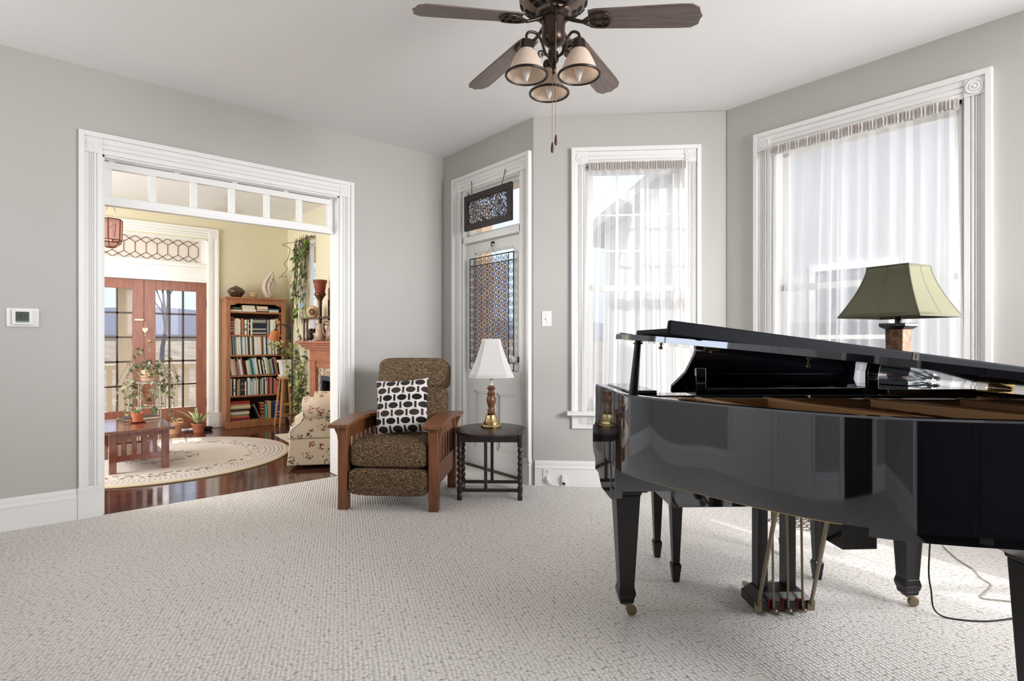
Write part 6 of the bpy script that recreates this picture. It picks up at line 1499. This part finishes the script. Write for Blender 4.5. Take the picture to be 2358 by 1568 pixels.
# ================================================================== outdoors
t = NT('dry_winter_field'); o = t.obj(); a = t.noise(t.map(o, (.9, .25, 1)), 1.0, 6, .7); a2 = t.noise(o, 9, 3)
field = t.done(t.pbsdf(t.ramp(t.math('ADD', t.math('MULTIPLY', a.outputs[0], .7), t.math('MULTIPLY', a2.outputs[0], .3)), [(.36, lin((62, 54, 46))), (.5, lin((100, 90, 76))), (.66, lin((132, 122, 106)))]), .95))
def ground_z(y): return -.7 if y < 12 else -.7 + (min(y, 52) - 12) * .05
b = MB(); b.prism([(-40, -1.5), (-40, -.7), (12, -.7), (52, 1.3), (120, 1.3), (120, -1.5)], -60, 80, 'yz'); structure(b.build('lawn', field, smooth=0))
b = MB(); rnd = random.Random(3); prof = [(-60 + 4 * i, 3.7 + rnd.uniform(-.3, .5)) for i in range(36)]
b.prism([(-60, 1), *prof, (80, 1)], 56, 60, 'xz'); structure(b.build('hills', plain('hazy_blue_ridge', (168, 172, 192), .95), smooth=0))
b = MB(); b.box(-60, 80, 50, 51, 1.15, 1.62); structure(b.build('field_edge', plain('pale_field_edge', (150, 146, 142), .9), smooth=0))
b = MB(); b.box(-3, 4, 8.6, 10.9, -.25, -.10); structure(b.build('porch_deck', plain('grey_porch_boards', (168, 160, 150), .7), smooth=0))
b = MB(); b.box(-3, 4, 8.6, 11.2, 2.70, 2.9); structure(b.build('porch_roof', plain('porch_ceiling_paint', (236, 228, 214), .7), smooth=0))
porch_paint = plain('cream_porch_paint', (236, 224, 206), .6)
for x, lab in ((.985, 'square cream porch post outside the french doors'), (3.2, 'square cream porch post beyond the bookcase wall'), (-1.2, 'square cream porch post far along the porch')):
    p = thing('porch_post', lab, 'post', (x, 10.62, -.10), 0, 'porch posts')
    MB().box(-.085, .085, -.085, .085, 0, 2.82).build('shaft', porch_paint, p, bevel=.008); MB().box(-.11, .11, -.11, .11, 0, .14).build('base_trim', porch_paint, p, bevel=.006); MB().box(-.11, .11, -.11, .11, 2.6, 2.82).build('cap_trim', porch_paint, p, bevel=.006)
for x0, x1, lab in ((-1.08, .868, 'cream porch railing running left from the porch post'), (1.102, 3.08, 'cream porch railing running right from the porch post')):
    p = thing('porch_railing', lab, 'railing', (0, 10.62, -.10), 0, 'porch railings')
    MB().box(x0, x1, -.05, .05, .84, .92).build('top_rail', porch_paint, p, bevel=.006); MB().box(x0, x1, -.03, .03, .10, .18).build('bottom_rail', porch_paint, p, bevel=.006)
    n_ = int((x1 - x0) / .16)
    for k in range(n_): x = x0 + (k + .5) * (x1 - x0) / n_; MB().box(x - .035, x + .035, -.012, .012, .17, .85).build('baluster', porch_paint, p)
bark = plain('grey_winter_bark', (108, 104, 112), .9)
def tree(label, x, y, h, seed, trunk=.11):
    rnd = random.Random(seed); tr = thing('bare_tree', label, 'tree', (x, y, ground_z(y) - .05), 0, 'bare trees beyond the porch'); m = MB(); m0 = MB()
    def grow(p, d, L_, r, depth, mm):
        P = [p]; dd = d
        for q in range(3): dd = (dd + Vector((rnd.uniform(-.16, .16), rnd.uniform(-.16, .16), rnd.uniform(-.02, .10)))).normalized(); P.append(P[-1] + dd * L_ / 3)
        mm.tube(P, [r, r * .88, r * .76, r * .62], 5 if depth < 2 else 3, cap=False)
        if depth >= 6: return
        for q in range(3 if depth < 3 else 2):
            a = rnd.uniform(0, 2 * PI); s_ = rnd.uniform(.4, .9); nd = (dd + Vector((math.cos(a) * s_, math.sin(a) * s_, rnd.uniform(-.1, .3)))).normalized(); grow(P[-1] if q else P[2], nd, L_ * rnd.uniform(.62, .8), r * .55, depth + 1, m)
    grow(Vector((0, 0, 0)), Vector((0, 0, 1)), h * .30, trunk, 0, m0)
    m0.build('trunk', bark, tr); m.build('branches', bark, tr, smooth=60)
for k, (x, y, h) in enumerate(((-2, 30, 7.5), (4.2, 30, 7.5), (10.2, 31, 7.5), (-5, 37.5, 8), (1.2, 37, 8), (7.4, 38, 8), (13.6, 38.5, 8), (4.6, 45.5, 8.5), (10.8, 46, 8.5), (-1.6, 45, 8.5), (17, 46, 8.5))):
    tree('bare winter tree, %s of the row out beyond the porch' % ORD[k], x, y, h, 100 + k)
# house next door
sid = NT('white_clapboard_siding'); o = sid.obj(); se = sid.n('ShaderNodeSeparateXYZ'); sid.l(o, se.inputs[0]); f_ = sid.math('FRACT', sid.math('DIVIDE', se.outputs[2], .14))
siding = sid.done(sid.pbsdf(lin((196, 198, 202)), .6, 0, 1.45, f_, .9, .02))
nh = thing('neighbor_house', 'white clapboard house next door seen through the sheer curtains', 'house', (0, 0, -.7), 0)
b = MB(); b.box(8.6, 14, -6, 7.2, 0, 4.0); b.prism([(-6, 4.0), (7.2, 4.0), (.6, 7.2)], 8.6, 14, 'yz'); b.build('wall', siding, nh, smooth=0)
b = MB(); b.prism([(-6.4, 3.85), (-6.4, 4.05), (.6, 7.45), (7.6, 4.05), (7.6, 3.85), (.6, 7.2)], 8.2, 14.4, 'yz'); b.build('roof', plain('grey_shingles', (176, 176, 182), .9), nh, smooth=0)
for (y, z0, z1, w_) in ((2.75, 1.0, 2.9, .9), (4.9, 1.0, 2.9, .8), (-1.2, 1.0, 2.9, .9)):
    b = MB(); b.box(8.56, 8.6, y - w_ / 2 - .1, y + w_ / 2 + .1, z0 - .1, z1 + .1); wf = b.build('window', white_trim, nh, smooth=0); b = MB(); b.box(8.545, 8.565, y - w_ / 2, y + w_ / 2, z0, z1); b.build('pane', plain('dark_window_glass', (96, 104, 116), .1), wf, smooth=0); b = MB(); b.box(8.54, 8.57, y - w_ / 2, y + w_ / 2, (z0 + z1) / 2 - .03, (z0 + z1) / 2 + .03); b.build('meeting_rail', white_trim, wf, smooth=0)
b = MB(); b.box(3.27, 3.75, 3.6, 5.0, 2.78, 2.9); structure(b.build('porch_roof', plain('porch_ceiling_paint', (214, 200, 178), .7), smooth=0))
p = thing('porch_post', 'tan porch post outside the glazed corner door', 'post', (3.95, 5.15, -.7), 0, 'porch posts'); MB().box(-.08, .08, -.08, .08, 0, 3.48).build('shaft', plain('tan_porch_paint', (206, 178, 150), .6), p, bevel=.006)

ds = MB(); ds.superbox(0, 0, .028, .055, .035, .028, .6, .7, 20, 12); ds = ds.build('door_stop', plain('black_rubber', (20, 20, 22), .6), loc=(1.68, 8.24, -.004), smooth=60); tag(ds, 'small black door stop on the floor at the foot of the french door frame', 'door stop')
og = MB()
for j in range(5): og.superbox(.022 * math.cos(2 * PI * j / 5), 0, .022 * math.sin(2 * PI * j / 5), .016, .008, .016, 1, 1, 10, 8)
og = og.build('star_ornament', plain('pale_blue_glass', (150, 178, 206), .2), loc=(2.60, 7.33, 1.665), rotz=R_(-40), smooth=60); tag(og, 'pale blue star ornament hanging among the vine leaves', 'ornament')
